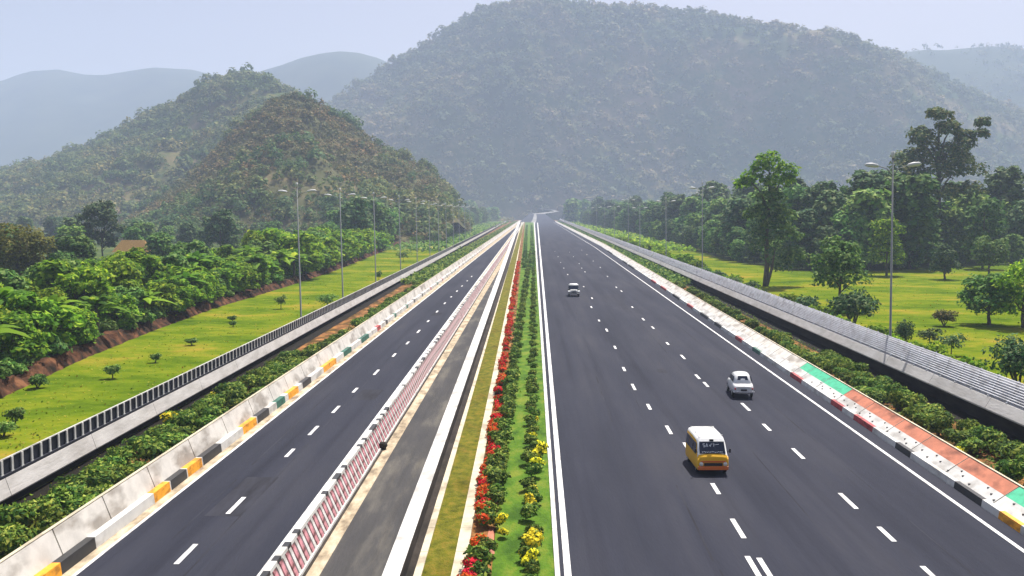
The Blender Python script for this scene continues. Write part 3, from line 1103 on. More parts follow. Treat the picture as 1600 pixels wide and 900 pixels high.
# ------------------------------------------------------------ MEDIAN PLANTING
def bush_proto(name, mat, seed, w, h, lobes=6, per=110, leaf=0.09, flower=None, fn=60, fsize=0.07, ftop=True, stem=True):
    rng = np.random.default_rng(seed)
    t_ = empty(name, (0, 0, 0))
    L = []
    for i in range(lobes):
        a = i * 2.4 + rng.random()
        r_ = w * 0.28 * math.sqrt(rng.random()) if lobes > 1 else 0
        l = w * 0.3 * (0.8 + 0.5 * rng.random())
        L.append((r_ * math.cos(a), r_ * math.sin(a), h * (0.35 + 0.38 * rng.random()), l, l, h * 0.3))
    L = np.array(L)
    c, n, s = crown_points(rng, L, per, leaf, 0.3, 0.5)
    c[:, 2] = np.maximum(c[:, 2], 0.03)
    link('foliage', quads_mesh('foliage', c, n, s, 0.6, rng), mat, t_)
    if flower:
        k = fn
        idx = rng.integers(0, len(L), k)
        d = rng.normal(size=(k, 3))
        d /= np.linalg.norm(d, axis=1, keepdims=True)
        d[:, 2] = np.abs(d[:, 2]) * 0.9 + 0.2
        c = L[idx, :3] + d * L[idx, 3:6] * (0.85 + 0.38 * rng.random((k, 1)))
        link('flowers', quads_mesh('flowers', c, d + rng.normal(size=(k, 3)) * 0.3, np.full(k, fsize) * (0.7 + 0.6 * rng.random(k)), 0.9, rng), flower, t_)
    if stem:
        m_ = MB()
        for i in range(min(4, lobes)):
            m_.tube([(0, 0, 0), tuple(L[i, :3])], [0.03 * w, 0.012 * w], 5)
        m_.build('stem', M['bark'], t_)
    return t_


red = [bush_proto('flower_plant', M['leaf_hedge'], 50 + i, 0.75, 0.6, 5, 70, 0.07, M['flower_red'], 260, 0.06, stem=False) for i in range(3)]
Ymax = at(800, 455).y
Y = YN + 6
k = 0
rp = random.Random(4)
Rp = lambda Y: K2R(Y) + 0.62
while Y < 260:
    if not (38.8 < Y < 41.2) and rp.random() < 0.78:
        place(red[k % 3], (K2R(Y) + 0.38 + (BedR(Y) - K2R(Y)) * 0.12 * math.sin(Y * .5), Y, 0.08), sc=(0.8 + rp.random() * .25, 0.95, 0.85 + rp.random() * 0.3),
              label='red flowering plant in the row beside the cream median kerb', cat='flower plant', group='red flowering plants in the median bed')
        k += 1
    Y += 0.62 if Y < 80 else 1.2
# terracotta patch in the bed
mb = MB()
vs = [(K2R(39.0) + 0.62, 38.0, 0.115), (BedR(38) + 0.05, 38.0, 0.115), (BedR(41) - 0.1, 41.2, 0.115), (K2R(41) + 0.75, 41.2, 0.115)]
mb.add(vs, [(0, 1, 2, 3)])
tag(mb.build('brick_patch', M['panel_orange']), kind='structure')
dk = [bush_proto('green_shrub', M['leaf_hedge'], 60 + i, 0.85, 0.75, 6, 110, 0.085, stem=False) for i in range(3)]
k = 0
Y = YN + 6
DkL = Line((758, 860), (813, 500))
DkR = Line((829, 880), (833, 500))
while Y < 330:
    if rp.random() < 0.88 and not (38.8 < Y < 40.6):
        place(dk[k % 3], (DkL(Y) + 0.08 + 0.12 * math.sin(Y), Y, 0.09), sc=0.9 + rp.random() * 0.45, label='dark green shrub right of the red flowers, %s stretch' % ('near' if Y < 60 else ('middle' if Y < 120 else 'far')), cat='shrub', group='dark shrubs beside the red flowers, %s' % ('near' if Y < 60 else ('middle' if Y < 120 else 'far')))
        k += 1
    Y += (1.0 if Y < 80 else 2.4) + rp.random() * 0.6
Y = YN + 6
while Y < 330:
    if rp.random() < 0.9:
        place(dk[k % 3], (DkR(Y) + 0.14 * math.sin(Y * 1.3), Y, 0.09), sc=0.65 + rp.random() * 0.4, label='dark green shrub at the right edge of the median grass, %s stretch' % ('near' if Y < 60 else ('middle' if Y < 120 else 'far')), cat='shrub', group='dark shrubs near the median kerb, %s' % ('near' if Y < 60 else ('middle' if Y < 120 else 'far')))
        k += 1
    Y += (0.95 if Y < 80 else 2.4) + rp.random() * 0.5
ye = [bush_proto('yellow_shrub', M['leaf_hedge'], 70 + i, 0.8, 0.8, 5, 60, 0.08, M['flower_yellow'], 210, 0.07, stem=False) for i in range(2)]
ylist = [((843, 715), 1.2, 'big yellow flowering shrub close to the thin white median kerb'), ((838, 730), 1.0, 'smaller yellow shrub just in front of the big yellow one'), ((829, 795), 0.95, 'round yellow shrub midway down the right shrub row'),
         ((833, 858), 1.15, 'yellow flowering shrub second from the camera in the right row'), ((828, 885), 0.9, 'yellow shrub nearest the camera at the bottom of the photo'), ((830, 683), 0.7, 'small pale yellow shrub at the far end of the yellow ones'),
         ((781, 822), 0.85, 'yellow shrub beside the dark shrubs left of the grass'), ((786, 836), 0.6, 'tiny yellow shrub just in front of the left yellow shrub'), ((789, 630), 0.75, 'yellow shrub right behind the red flower row'),
         ((843, 700), 0.8, 'yellow shrub just beyond the big yellow one by the thin kerb'), ((836, 770), 0.6, 'small low yellow shrub between the round one and the large pair'), ((822, 872), 0.7, 'little yellow shrub on the left of the one second from the camera'), ((838, 655), 0.5, 'tiny yellow tuft among the far dark shrubs of the right row')]
for i, ((x, y), s, lab) in enumerate(ylist):
    p = at(x, y + 8)
    place(ye[i % 2], (p.x, p.y, 0.1), sc=s, label=lab, cat='shrub', group='yellow flowering shrubs on the median')
# tall dense far planting of the median
hedge = [bush_proto('median_bush', M['leaf_mid'], 80 + i, 1.3, 1.1, 6, 110, 0.13, stem=False) for i in range(2)]
Y = 230
k = 0
while Y < 900:
    for x in (-0.55, 0.5):
        place(hedge[k % 2], ((BedR(Y) + MedK(Y)) / 2 + x * (MedK(Y) - BedR(Y)) * 0.5, Y, 0.1), sc=1.0 + rp.random() * 0.3, label='low green bush in the distant part of the median strip', cat='bush', group='distant median bushes')
        k += 1
    Y += 9

# hedge rows behind both barriers
hb = [bush_proto('hedge_shrub', M['leaf_hedge'], 90 + i, 1.8, 1.25, 8, 150, 0.15) for i in range(4)]
rq = random.Random(8)
k = 0
for side, l0, d0, d1, lab, grp in ((-1, off(Lk, -0.9), 1.3, 4.0, 'leafy green shrub between the left barrier and the grey parapet', 'shrubs behind the left barrier'),
                                   (1, off(Rk, 1.7), 1.3, 4.6, 'leafy green shrub between the right barrier and the pipe railing', 'shrubs behind the right barrier')):
    Y = 30.0
    while Y < 180:
        st = 1.55 if Y < 90 else 2.3
        for row in range(2 if Y < 90 else 1):
            d = d0 + (d1 - d0) * (row * 0.55 + 0.3 * rq.random())
            if rq.random() < (0.93 if row else 0.75):
                place(hb[k % 4], (l0(Y) + side * d, Y + row * 0.6 + rq.random() * 0.4, 0.02), sc=(0.75 + 0.35 * rq.random(), 0.75 + 0.35 * rq.random(), 0.65 + 0.4 * rq.random()), label=lab + (', near stretch' if Y < 60 else (', middle stretch' if Y < 110 else ', far stretch')), cat='shrub', group=grp + (' near' if Y < 60 else (' middle' if Y < 110 else ' far')))
                k += 1
        Y += st
ysb = bush_proto('yellow_shrub', M['leaf_hedge'], 99, 1.3, 1.0, 5, 80, 0.12, M['flower_yellow'], 160, 0.13)
p = at(272, 672)
place(ysb, (p.x, p.y, 0), sc=1.1, label='yellow flowering shrub among the green ones behind the left barrier, larger of two', cat='shrub')
p = at(338, 628)
place(ysb, (p.x, p.y, 0), sc=0.8, label='smaller yellow shrub farther along behind the left barrier', cat='shrub')
for i_, (x_, y_) in enumerate([(1440, 668), (1500, 712), (1568, 742)]):
    p = at(x_, y_)
    place(ysb, (p.x, p.y, 0), sc=0.5, label='yellow tinged shrub in the right bed, %s to the camera' % ['third nearest', 'second nearest', 'nearest'][i_], cat='shrub')
# far hedges as ground cover
def ground_cover(name, l0, w, y0, y1, N, size, mat, seed, hgt):
    rng = np.random.default_rng(seed)
    Y = y0 * (y1 / y0) ** rng.random(N)
    X = np.array([l0(v) for v in Y]) + (rng.random(N) - 0.5) * w
    Z = rng.random(N) * hgt
    c = np.stack([X, Y, Z], 1)
    n = rng.normal(size=(N, 3)) * 0.6 + np.array([0, 0, 1])
    me = quads_mesh(name, c, n, size * (0.6 + 0.8 * rng.random(N)), 0.7, rng)
    tag(link(name, me, mat), kind='stuff')


ground_cover('far_left_hedge', off(Lk, -4.1), 6.0, 182, 1300, 16000, 0.36, M['leaf_hedge'], 5, 1.1)
ground_cover('far_right_hedge', off(Rk, 4.4), 5.0, 182, 1300, 16000, 0.36, M['leaf_hedge'], 6, 1.1)
ground_cover('left_bed_weeds', off(Lk, -2.6), 3.6, 30, 330, 9000, 0.10, M['leaf_mid'], 7, 0.22)
ground_cover('right_bed_weeds', off(Rk, 4.2), 5.0, 30, 330, 9000, 0.10, M['leaf_mid'], 8, 0.22)

# ------------------------------------------------------------ TREES
PB = [tree_proto('grove_tree', M['leaf_bright'], 100 + i, 3.7, 7.0, 0.8, 14, 190, 0.3, 1.2, 'round') for i in range(4)]
PB += [tree_proto('grove_tree', M['leaf_mid'], 130, 3.6, 7.6, 1.0, 13, 180, 0.32, 1.2)]
PF = [tree_proto('forest_tree', M['leaf_dark'], 110 + i, 5.6, 20.0, 1.2, 26, 150, 0.6, 2.2) for i in range(3)]
PF += [tree_proto('forest_tree', M['leaf_mid'], 115 + i, 5.2, 17.0, 0.8, 24, 150, 0.56, 2.1) for i in range(3)]
PF += [tree_proto('forest_tree', M['leaf_fresh'], 118 + i, 5.0, 15.0, 0.8, 20, 170, 0.5, 2.0) for i in range(2)]
rt = random.Random(12)

def frond_proto(name, seed, n, ln, th, mat):
    rg = random.Random(seed)
    t_ = empty(name, (0, 0, 0))
    m_ = MB()
    for i in range(n):
        a = i * 2.4 + rg.random() * 0.6
        el = R(25 + 55 * (i / n) + rg.random() * 10)
        L_ = ln * (0.75 + 0.4 * rg.random())
        rows = []
        for q in range(6):
            u = q / 5
            hor = L_ * (math.cos(el) * u + 0.12 * u * u)
            ver = L_ * (math.sin(el) * u - 0.62 * u * u)
            w_ = 0.36 * math.sin(math.pi * min(1, 0.12 + 0.86 * u)) * ln / 2.4
            px_, py_, pz_ = hor * math.cos(a), hor * math.sin(a), th + ver
            nx_, ny_ = -math.sin(a), math.cos(a)
            rows += [(px_ + nx_ * w_, py_ + ny_ * w_, pz_ - w_ * 0.35), (px_, py_, pz_), (px_ - nx_ * w_, py_ - ny_ * w_, pz_ - w_ * 0.35)]
        m_.add(rows, [(3 * q + c_, 3 * q + c_ + 1, 3 * q + c_ + 4, 3 * q + c_ + 3) for q in range(5) for c_ in (0, 1)])
    m_.build('crown', mat, t_)
    m_ = MB()
    m_.tube([(0, 0, -0.2), (0.05, 0, th * 0.6), (0, 0, th)], [0.2, 0.15, 0.1], 7)
    m_.build('trunk', M['bark'], t_, smooth=True)
    return t_


PBan = [frond_proto('banana_plant', 140 + i, 17, 2.9, 2.6 + 0.5 * i, M['leaf_bright']) for i in range(3)]
# left grove
k = 0
for i in range(len(bank) - 5):
    a, b = bank[i], bank[i + 1]
    n = max(1, int((b - a).length / 4.6))
    for q in range(n):
        p = a.lerp(b, (q + rt.random() * 0.6) / n)
        if p.y < 55:
            continue
        rows = 4 if p.y < 150 else 3
        for r_ in range(rows):
            if r_ and rt.random() < 0.15:
                continue
            X_ = p.x - 1.3 - r_ * 4.8 - rt.random() * 2.4
            hs = 0.7 + 0.5 * rt.random()
            if 175 < p.y < 290:
                hs *= 1.28
            if (r_ < 2 and rt.random() < 0.3) or rt.random() < 0.08:
                place(PBan[k % 3], (X_ + 0.6, p.y + rt.random() * 3, 0.2), sc=1.1 + 0.5 * rt.random(), label='banana-like plant with long arching leaves in the left grove', cat='banana plant', group='banana plants in the left grove')
                k += 1
                continue
            place(PB[(k * 3) % 5], (X_, p.y + rt.random() * 3, 0.2), sc=(hs * (0.95 + .2 * rt.random()), hs, hs * (0.8 + 0.15 * rt.random() + (0.08 if r_ else 0))),
                  label='%s %s, %s of the left grove by the red bank' % ('bright green' if (k * 3) % 5 < 4 else 'deeper green', ['bushy front tree', 'second row tree', 'third row tree', 'back row tree'][r_], 'near end' if p.y < 105 else ('middle' if p.y < 180 else 'taller far end')), cat='tree', group='grove trees on the left, row %d %s' % (r_ + 1, 'near' if p.y < 105 else ('middle' if p.y < 180 else 'far')))
            k += 1
NGROVE = k
ub = [bush_proto('undergrowth_bush', M['leaf_mid'], 520 + i, 2.6, 1.7, 6, 120, 0.22, stem=False) for i in range(3)]
k2 = 0
for i in range(1, len(bank) - 5):
    a, b = bank[i], bank[i + 1]
    n = max(1, int((b - a).length / 3.2))
    for q in range(n):
        if rt.random() < 0.8:
            p = a.lerp(b, (q + rt.random()) / n)
            place(ub[k2 % 3], (p.x - 1.1 - rt.random() * 1.2, p.y, 0.3 + rt.random() * .5), sc=0.6 + rt.random() * 0.6, label='low leafy bush overhanging the red earth bank', cat='bush', group='undergrowth on the red earth bank')
            k2 += 1
# darker trees lining the left lawn farther away
k = 0
for Y in range(330, 1250, 40):
    for r_ in range(2):
        X_ = np.interp(Y, [p.y for p in bank], [p.x for p in bank]) - 6 - r_ * 13 - rt.random() * 5
        s = 0.62 + 0.28 * rt.random()
        ki = rt.randrange(8)
        place(PF[ki], (X_, Y + rt.random() * 10, 0), sc=s, label='%s tree in the %s line beyond the far left lawn' % ('dark' if ki < 3 else ('mid green' if ki < 6 else 'light green'), 'front' if r_ == 0 else 'back'), cat='tree', group='dark trees along the far left lawn')
        k += 1
# trees on the plain between the grove and the left hill
for q in range(64):
    Y = 150 + 330 * rt.random()
    X_ = -75 - (Y * 0.52) * rt.random()
    s = 0.4 + 0.22 * rt.random()
    place(PF[q % 8], (X_, Y, 0), sc=(s * 1.3, s * 1.3, s), label='%s rounded tree in the hazy woods %s the left hill' % ('dark' if q % 8 < 3 else ('mid green' if q % 8 < 6 else 'light green'), 'near the foot of' if Y > 320 else 'between the grove and'), cat='tree', group='trees on the plain below the left hill')
PW = [tree_proto('woodland_tree', M['leaf_mid'] if i else M['leaf_dark'], 160 + i, 5.5, 17.0, 0.8, 18, 120, 0.7, 2.4) for i in range(3)]
for Y in range(320, 1100, 17):
    X_ = np.interp(Y, [p.y for p in bank], [p.x for p in bank]) - 3 - rt.random() * 5
    place(PW[rt.randrange(3)], (X_, Y, 0), sc=0.72 + 0.4 * rt.random(), label='woodland tree in the continuous dark row behind the far left street lamps', cat='tree', group='dark woodland row on the far left')
# low leafy trees fringing the right forest
for i in range(len(front) - 1):
    a, b = front[i], front[i + 1]
    if a.y > 420:
        break
    n = max(1, int((b - a).length / 8))
    for q in range(n):
        p = a.lerp(b, (q + rt.random()) / n)
        s_ = 0.36 + 0.28 * rt.random()
        place(PW[rt.randrange(3)], (p.x + 1.5 + 3 * rt.random(), p.y + 2 * rt.random(), 0), sc=(s_ * 1.15, s_ * 1.15, s_), label='low leafy tree fringing the foot of the right forest', cat='tree', group='low fringe trees of the right forest')
# right forest edge
k = 0
fr = list(reversed(front))
for i in range(len(fr) - 1):
    a, b = fr[i], fr[i + 1]
    n = max(1, int((b - a).length / (26 if a.y > 450 else (13 if a.y>300 else 10))))
    for q in range(n):
        p = a.lerp(b, (q + rt.random() * 0.7) / n)
        rows = 3
        for r_ in range(rows):
            out = Vector((1, 0.35, 0)) if p.x < 70 else Vector((0.1, 1, 0))
            pp = p + out * (4 + r_ * 9 + rt.random() * 5)
            s = (0.92 + 0.32 * rt.random()) * (0.72 if r_ == 0 else (1.0 if r_ == 1 else 1.12))
            ki = rt.randrange(8)
            look = 'dark green' if ki < 3 else ('mid green' if ki < 6 else 'fresh light green')
            zone = 'behind the open right lawn' if p.y < 300 and p.x > 75 else ('in the middle distance' if p.y < 420 else 'in the hazy far stretch')
            rowname = ['low front', 'taller second row', 'tallest back row'][r_]
            place(PF[ki], (pp.x, pp.y, 0), sc=(s * 1.1, s * 1.1, s), label='%s %s tree of the right forest %s' % (look, rowname, zone), cat='tree', group='%s %s forest trees %s' % (look, rowname, zone))
            k += 1
# woods at the foot of the big hill
PD = [tree_proto('distant_tree', M['leaf_mid'], 150 + i, 8, 22.0, 1.0, 16, 70, 1.3, 3.2) for i in range(2)]
for q in range(90):
    Y = 1080 + 400 * rt.random()
    X_ = (rt.random() - 0.5) * 420
    X_ = X_ - 34 if X_ < 0 else X_ + 46
    place(PD[q % 2], (X_, Y, 0), sc=0.8 + 0.6 * rt.random(), label='very distant hazy tree at the foot of the big hill', cat='tree', group='distant trees where the road ends')

# single trees one can point to
def solo(name, mat, seed, img, Ypos, w, h, th, label, cat='tree', lobes=16, per=170, leaf=0.35, lr=None, shape='round', tr=0.22, sc=1.0):
    pr = tree_proto(name, mat, seed, w, h, th, lobes, per, leaf, lr, shape, tr)
    if Ypos is None:
        p = at(*img)
    else:
        p = atY(img[0], img[1], Ypos)
    return place(pr, (p.x, p.y, 0), rz=0.4, sc=sc, label=label, cat=cat)


# tall slim tree with a bright crown, in front of the forest on the right
t = empty('broadleaf_tree', at(1196, 447))
tag(t, 'tall slim tree with sunlit crown and vine-covered trunk standing on the right lawn edge', 'tree')
t.scale = (1.02, 1.02, 1.02)
rng = np.random.default_rng(5)
L = np.array([(-2.5, 0, 19.5, 2.4, 2.4, 1.8), (0.3, 0.5, 22.6, 2.6, 2.6, 2.0), (3.0, 0, 20.8, 2.4, 2.4, 1.8), (-4.0, 1, 18.6, 1.8, 1.8, 1.4), (1.0, -1, 18.8, 2.2, 2.2, 1.6), (4.0, 0.5, 19.4, 1.5, 1.5, 1.2), (-1.2, 0, 21.6, 1.9, 1.9, 1.5)])
c, n, s = crown_points(rng, L, 260, 0.36)
link('crown', quads_mesh('crown', c, n, s, 0.7, rng), M['leaf_bright'], t)
L = np.array([(0.5, 0, 16.2, 2.8, 2.2, 1.8), (0.5, 0, 14.2, 2.8, 2.2, 1.6), (3.0, 0, 12.8, 2.4, 2, 1.5), (-2, 0, 13, 2.2, 2, 1.6), (1.4, 0, 11, 3.0, 2.2, 1.6), (4.4, 0, 9.0, 2.4, 2, 1.5), (5.2, 0, 5.4, 2.0, 2, 1.6)])
c, n, s = crown_points(rng, L, 330, 0.36)
link('lower_crown', quads_mesh('lower_crown', c, n, s, 0.7, rng), M['leaf_mid'], t)
L = np.array([(0, 0, 8.6, 3.0, 2.6, 3.0), (1.4, 0, 5.4, 2.6, 2.4, 3.0), (-1.3, 0, 7.0, 2.2, 2.0, 3.0), (3.2, 0.2, 3.4, 2.0, 1.8, 2.2), (0.3, 0, 11.5, 3.0, 2.4, 2.0)])
c, n, s = crown_points(rng, L, 240, 0.3, -0.2)
link('vines', quads_mesh('vines', c, n, s, 0.6, rng), M['leaf_dark'], t)
mb = MB()
mb.tube([(0, 0, 0), (0.2, 0, 4), (0, 0, 9), (0.4, 0, 15), (0.2, 0, 22)], [0.55, 0.42, 0.36, 0.26, 0.08], 9)
mb.tube([(0.1, -0.4, 0), (0.9, -0.5, 3), (1.6, -0.3, 7)], [0.35, 0.25, 0.1], 7)
mb.tube([(0.2, 0, 14), (-1.5, 0, 17.5), (-3, 0, 19)], [0.2, 0.14, 0.06], 6)
mb.tube([(0.3, 0, 15), (1.8, 0, 18), (3, 0, 20.5)], [0.2, 0.14, 0.06], 6)
mb.build('trunk', M['bark'], t, smooth=True)

solo('broadleaf_tree', M['leaf_mid'], 201, (1312, 486), None, 4.8, 10.6, 2.4, 'medium tree with rounded leafy top in front of the slim tree on the right', lobes=12, per=200, leaf=0.28)
g0 = atY(1466, 300, 262)
t = empty('broadleaf_tree', (g0.x, 262, 0))
tag(t, 'giant brownish green tree rising high above the right forest behind the street lamp', 'tree')
rng = np.random.default_rng(22)
GL = [(-2.0, 40.5, 1.7), (0.8, 39.4, 1.9), (-1.5, 37.4, 2.2), (2.6, 37.0, 2.2), (9.8, 36.6, 1.6), (-3.6, 34.6, 2.4), (0.4, 34.4, 2.8), (4.6, 34.6, 2.2), (8.6, 34.6, 1.7), (-6.2, 31.5, 2.6), (-2.0, 31.2, 2.9), (2.4, 31.4, 2.9), (6.6, 31.4, 2.6),
      (-8.6, 28.2, 2.7), (-4.6, 27.8, 3.0), (0, 27.6, 3.2), (4.4, 27.8, 3.0), (8.4, 28.0, 2.6), (-10.2, 24.6, 2.8), (-6, 24, 3.2), (-1.5, 23.6, 3.4), (3.5, 23.8, 3.2), (8.4, 24.2, 3.0), (-9, 20, 3), (-3, 19.5, 3.4), (3, 19.5, 3.4), (8.5, 20, 3)]
L = np.array([(x + rng.normal() * 0.6, (rng.random() - 0.5) * 8, z + rng.normal() * 0.7, r_ * (0.8 + 0.4 * rng.random()), r_, r_ * (0.8 + 0.35 * rng.random())) for x, z, r_ in GL])
L[:, 3:5] *= 1.15
c, n, s = crown_points(rng, L, 300, 0.5)
link('crown', quads_mesh('crown', c, n, s, 0.7, rng), M['leaf_giant'], t)
mb = MB()
mb.tube([(0, 0, 0), (0.3, 0, 12), (0, 0, 24), (-0.5, 0, 38)], [0.9, 0.7, 0.5, 0.12], 9)
for x, y, z, *_ in L[3:24:2]:
    mb.tube([(0, 0, z - 7), (x * 0.5, y * 0.5, z - 2.5), (x, y, z)], [0.32, 0.2, 0.08], 6)
mb.build('trunk', M['bark'], t, smooth=True)
solo('conical_tree', M['leaf_dark'], 203, (1476, 437), None, 2.9, 7.8, 0.8, 'small dark cone-shaped tree standing alone at the back of the right lawn', lobes=12, per=180, leaf=0.3, lr=1.4, shape='cone')
solo('broadleaf_tree', M['leaf_mid'], 204, (1545, 431), None, 4.4, 8.5, 1.6, 'mid green tree at the back of the right lawn beside the cone-shaped tree', lobes=12, per=170, leaf=0.32)
for i, (x, y, w, h, lab) in enumerate([(1545, 508, 3.6, 6.6, 'wide light green bush tree on the right lawn, left half of its clump'), (1598, 512, 4.4, 8.2, 'wide light green bush tree at the right edge of the photo on the lawn')]):
    solo('bush_tree', M['leaf_bright'] if i == 1 else M['leaf_mid'], 205 + i, (x, y), None, w, h, 1.0, lab, lobes=14, per=230, leaf=0.24)
solo('broadleaf_tree', M['leaf_bright'], 207, (1385, 431), None, 4.4, 12.5, 2.0, 'light yellow green tree in front of the dark forest behind the right street lamp', lobes=13, per=200, leaf=0.36)
solo('broadleaf_tree', M['leaf_mid'], 208, (1535, 420), None, 5.0, 17, 3.0, 'leafy tree at the forest edge on the far right of the lawn', lobes=14, per=200, leaf=0.42)
solo('broadleaf_tree', M['leaf_olive'], 209, (34, 463), None, 5.6, 11.6, 2.4, 'large olive brown spreading tree at the left edge behind the grove', lobes=18, per=260, leaf=0.26, shape='umbrella', tr=0.35)
solo('broadleaf_tree', M['leaf_dark'], 210, (935, 352), None, 11, 30, 6, 'rounded dark hazy tree standing above the far right tree line', lobes=14, per=200, leaf=0.9, lr=4.2)
solo('broadleaf_tree', M['leaf_dark'], 211, (160, 408), None, 6, 17, 3, 'tall dark tree below the left hill behind the grove', lobes=14, per=200, leaf=0.5)
solo('broadleaf_tree', M['leaf_dark'], 212, (345, 402), None, 6, 15, 3, 'dark bluish tree at the foot of the left hill near the ochre house', lobes=14, per=200, leaf=0.5)

# bushes on the lawns
def lawn_bush(name, img, w, h, mat, lab, cat='bush', seed=0, leaf=0.12, lobes=6, per=130):
    b = bush_proto(name, mat, 300 + seed, w, h, lobes, per, leaf)
    p = at(*img)
    return place(b, (p.x, p.y, 0), rz=0.3 + seed, label=lab, cat=cat)


lb = [('bush', (1475, 510), 2.6, 2.0, 'leaf_brown', 'round dark reddish bush alone on the right lawn'), ('bush', (1410, 545), 2.1, 2.9, 'leaf_dark', 'dark pointed bush just right of the street lamp behind the pipe railing'),
      ('bush', (1590, 612), 4.0, 4.3, 'leaf_dark', 'large dark bush at the right edge behind the pipe railing'), ('bush', (1332, 515), 5.6, 4.8, 'leaf_dark', 'broad leafy bush below the medium tree beside the pipe railing'),
      ('bush', (58, 607), 1.6, 1.2, 'leaf_mid', 'largest low bush on the left lawn'), ('bush', (5, 683), 1.5, 1.0, 'leaf_mid', 'low bush at the left edge of the photo near the parapet'),
      ('bush', (58, 652), 0.01, 0.01, None, None)]
for i, (nm, img, w, h, mt, lab) in enumerate(lb):
    if mt:
        lawn_bush(nm, img, w, h, M[mt], lab, seed=i, leaf=0.1 * max(1, w * 0.45), lobes=8 if w > 2 else 5, per=200)


def sapling(img, h, w, lab, mt='leaf_mid', seed=0, tk='sapling'):
    rng = np.random.default_rng(400 + seed)
    t_ = empty(tk, at(*img))
    tag(t_, lab, 'sapling')
    L = np.array([(0.1 * w * math.cos(i * 2.1), 0.1 * w * math.sin(i * 2.1), h * (0.62 + 0.1 * i), w * 0.5, w * 0.5, h * 0.24) for i in range(4)])
    L[3, 0] += w * .18
    L[2, 0] -= w * .2
    L[:, 2] -= h * 0.16
    c, n, s = crown_points(rng, L, 120, 0.07 + 0.04 * w)
    link('foliage', quads_mesh('foliage', c, n, s, 0.6, rng), M[mt], t_)
    m_ = MB()
    m_.tube([(0, 0, 0), (0.03, 0, h * 0.5), (0, 0, h * 0.85)], [0.06, 0.045, 0.02], 6)
    m_.build('stem', M['bark'], t_)


saps = [((24, 667), 1.3, 0.9, 'small round sapling near the left edge of the lawn'), ((176, 592), 1.2, 1.0, 'forked sapling in the middle of the near left lawn'), ((243, 567), 0.9, 0.7, 'tiny dark sapling right of the forked one on the left lawn'),
        ((299, 540), 0.8, 0.9, 'small leaning sapling on the left lawn between the forked one and the lamp'), ((363, 503), 0.8, 0.8, 'faint low sapling on the lawn left of the nearest street lamp'),
        ((364, 511), 0.7, 0.6, 'second faint sapling just nearer than its twin on the lawn'), ((439, 483), 2.0, 1.2, 'upright sapling just left of the nearest left street lamp'),
        ((511, 484), 2.3, 2.1, 'bushy sapling between the two nearest left street lamps'), ((592, 440), 2.2, 0.9, 'thin upright sapling right beside the parapet past the second lamp'),
        ((630, 409), 3.0, 3.0, 'wider bushy sapling far along the left lawn'), ((650, 385), 4.5, 4.0, 'distant bushy young tree near the red earth patch'), ((700, 372), 4.5, 4.0, 'most distant young tree on the left lawn'),
        ((562, 405), 3.5, 3.0, 'young tree in front of the red earth patch'),
        ((1452, 542), 2.0, 1.9, 'dark flat-topped sapling behind the pipe railing, left of a pair'), ((1486, 556), 2.2, 1.9, 'dark flat-topped sapling behind the pipe railing, right of a pair')]
for i, (img, h, w, lab) in enumerate(saps):
    sapling(img, h, w, lab, 'leaf_dark' if i >= 13 else 'leaf_mid', i)

# shrubs along the outside of the pipe railing
rs = random.Random(77)
sb = [bush_proto('verge_shrub', M['leaf_bright'], 500 + i, 3.0, 2.5, 8, 150, 0.2) for i in range(2)]
sb2 = bush_proto('verge_shrub', M['leaf_dark'], 503, 3.0, 2.6, 8, 150, 0.2)
k = 0
for Y in list(np.arange(62, 108, 4.5)) + list(np.arange(112, 200, 7)) + list(np.arange(200, 620, 13)):
    pr = sb2 if (100 < Y < 190 and rs.random() < 0.55) else sb[k % 2]
    s = 0.75 + 0.4 * rs.random() + (0.5 if 200 < Y < 420 else 0)
    lab = 'dark shrub growing behind the pipe railing' if pr is sb2 else 'bright green shrub growing behind the pipe railing'
    place(pr, (RwallX(Y) + 3.0 + 2.5 * rs.random(), Y, 0), sc=s, label=lab, cat='shrub', group='dark shrubs behind the pipe railing' if pr is sb2 else 'bright shrubs behind the pipe railing')
    k += 1
ground_cover('lawn_weeds', lambda Y: (LwallX(Y) + np.interp(Y, [p.y for p in bank], [p.x for p in bank])) / 2, 15, 45, 330, 4000, 0.09, M['leaf_lawn'], 17, 0.12)
ground_cover('lawn_weeds', lambda Y: RwallX(Y) + 42, 78, 55, 300, 9000, 0.10, M['leaf_lawn'], 18, 0.14)
ground_cover('junction_scrub', lambda Y: -95, 140, 1250, 1480, 1500, 2.4, M['leaf_hill'], 19, 5.0)
ground_cover('scrub_growth', lambda Y: (LwallX(Y) + np.interp(Y, [p.y for p in bank], [p.x for p in bank])) / 2, 26, 330, 1200, 3500, 0.8, M['leaf_mid'], 15, 1.6)
ground_cover('scrub_growth', lambda Y: RwallX(Y) + 14, 22, 330, 1200, 5000, 0.8, M['leaf_bright'], 16, 1.8)

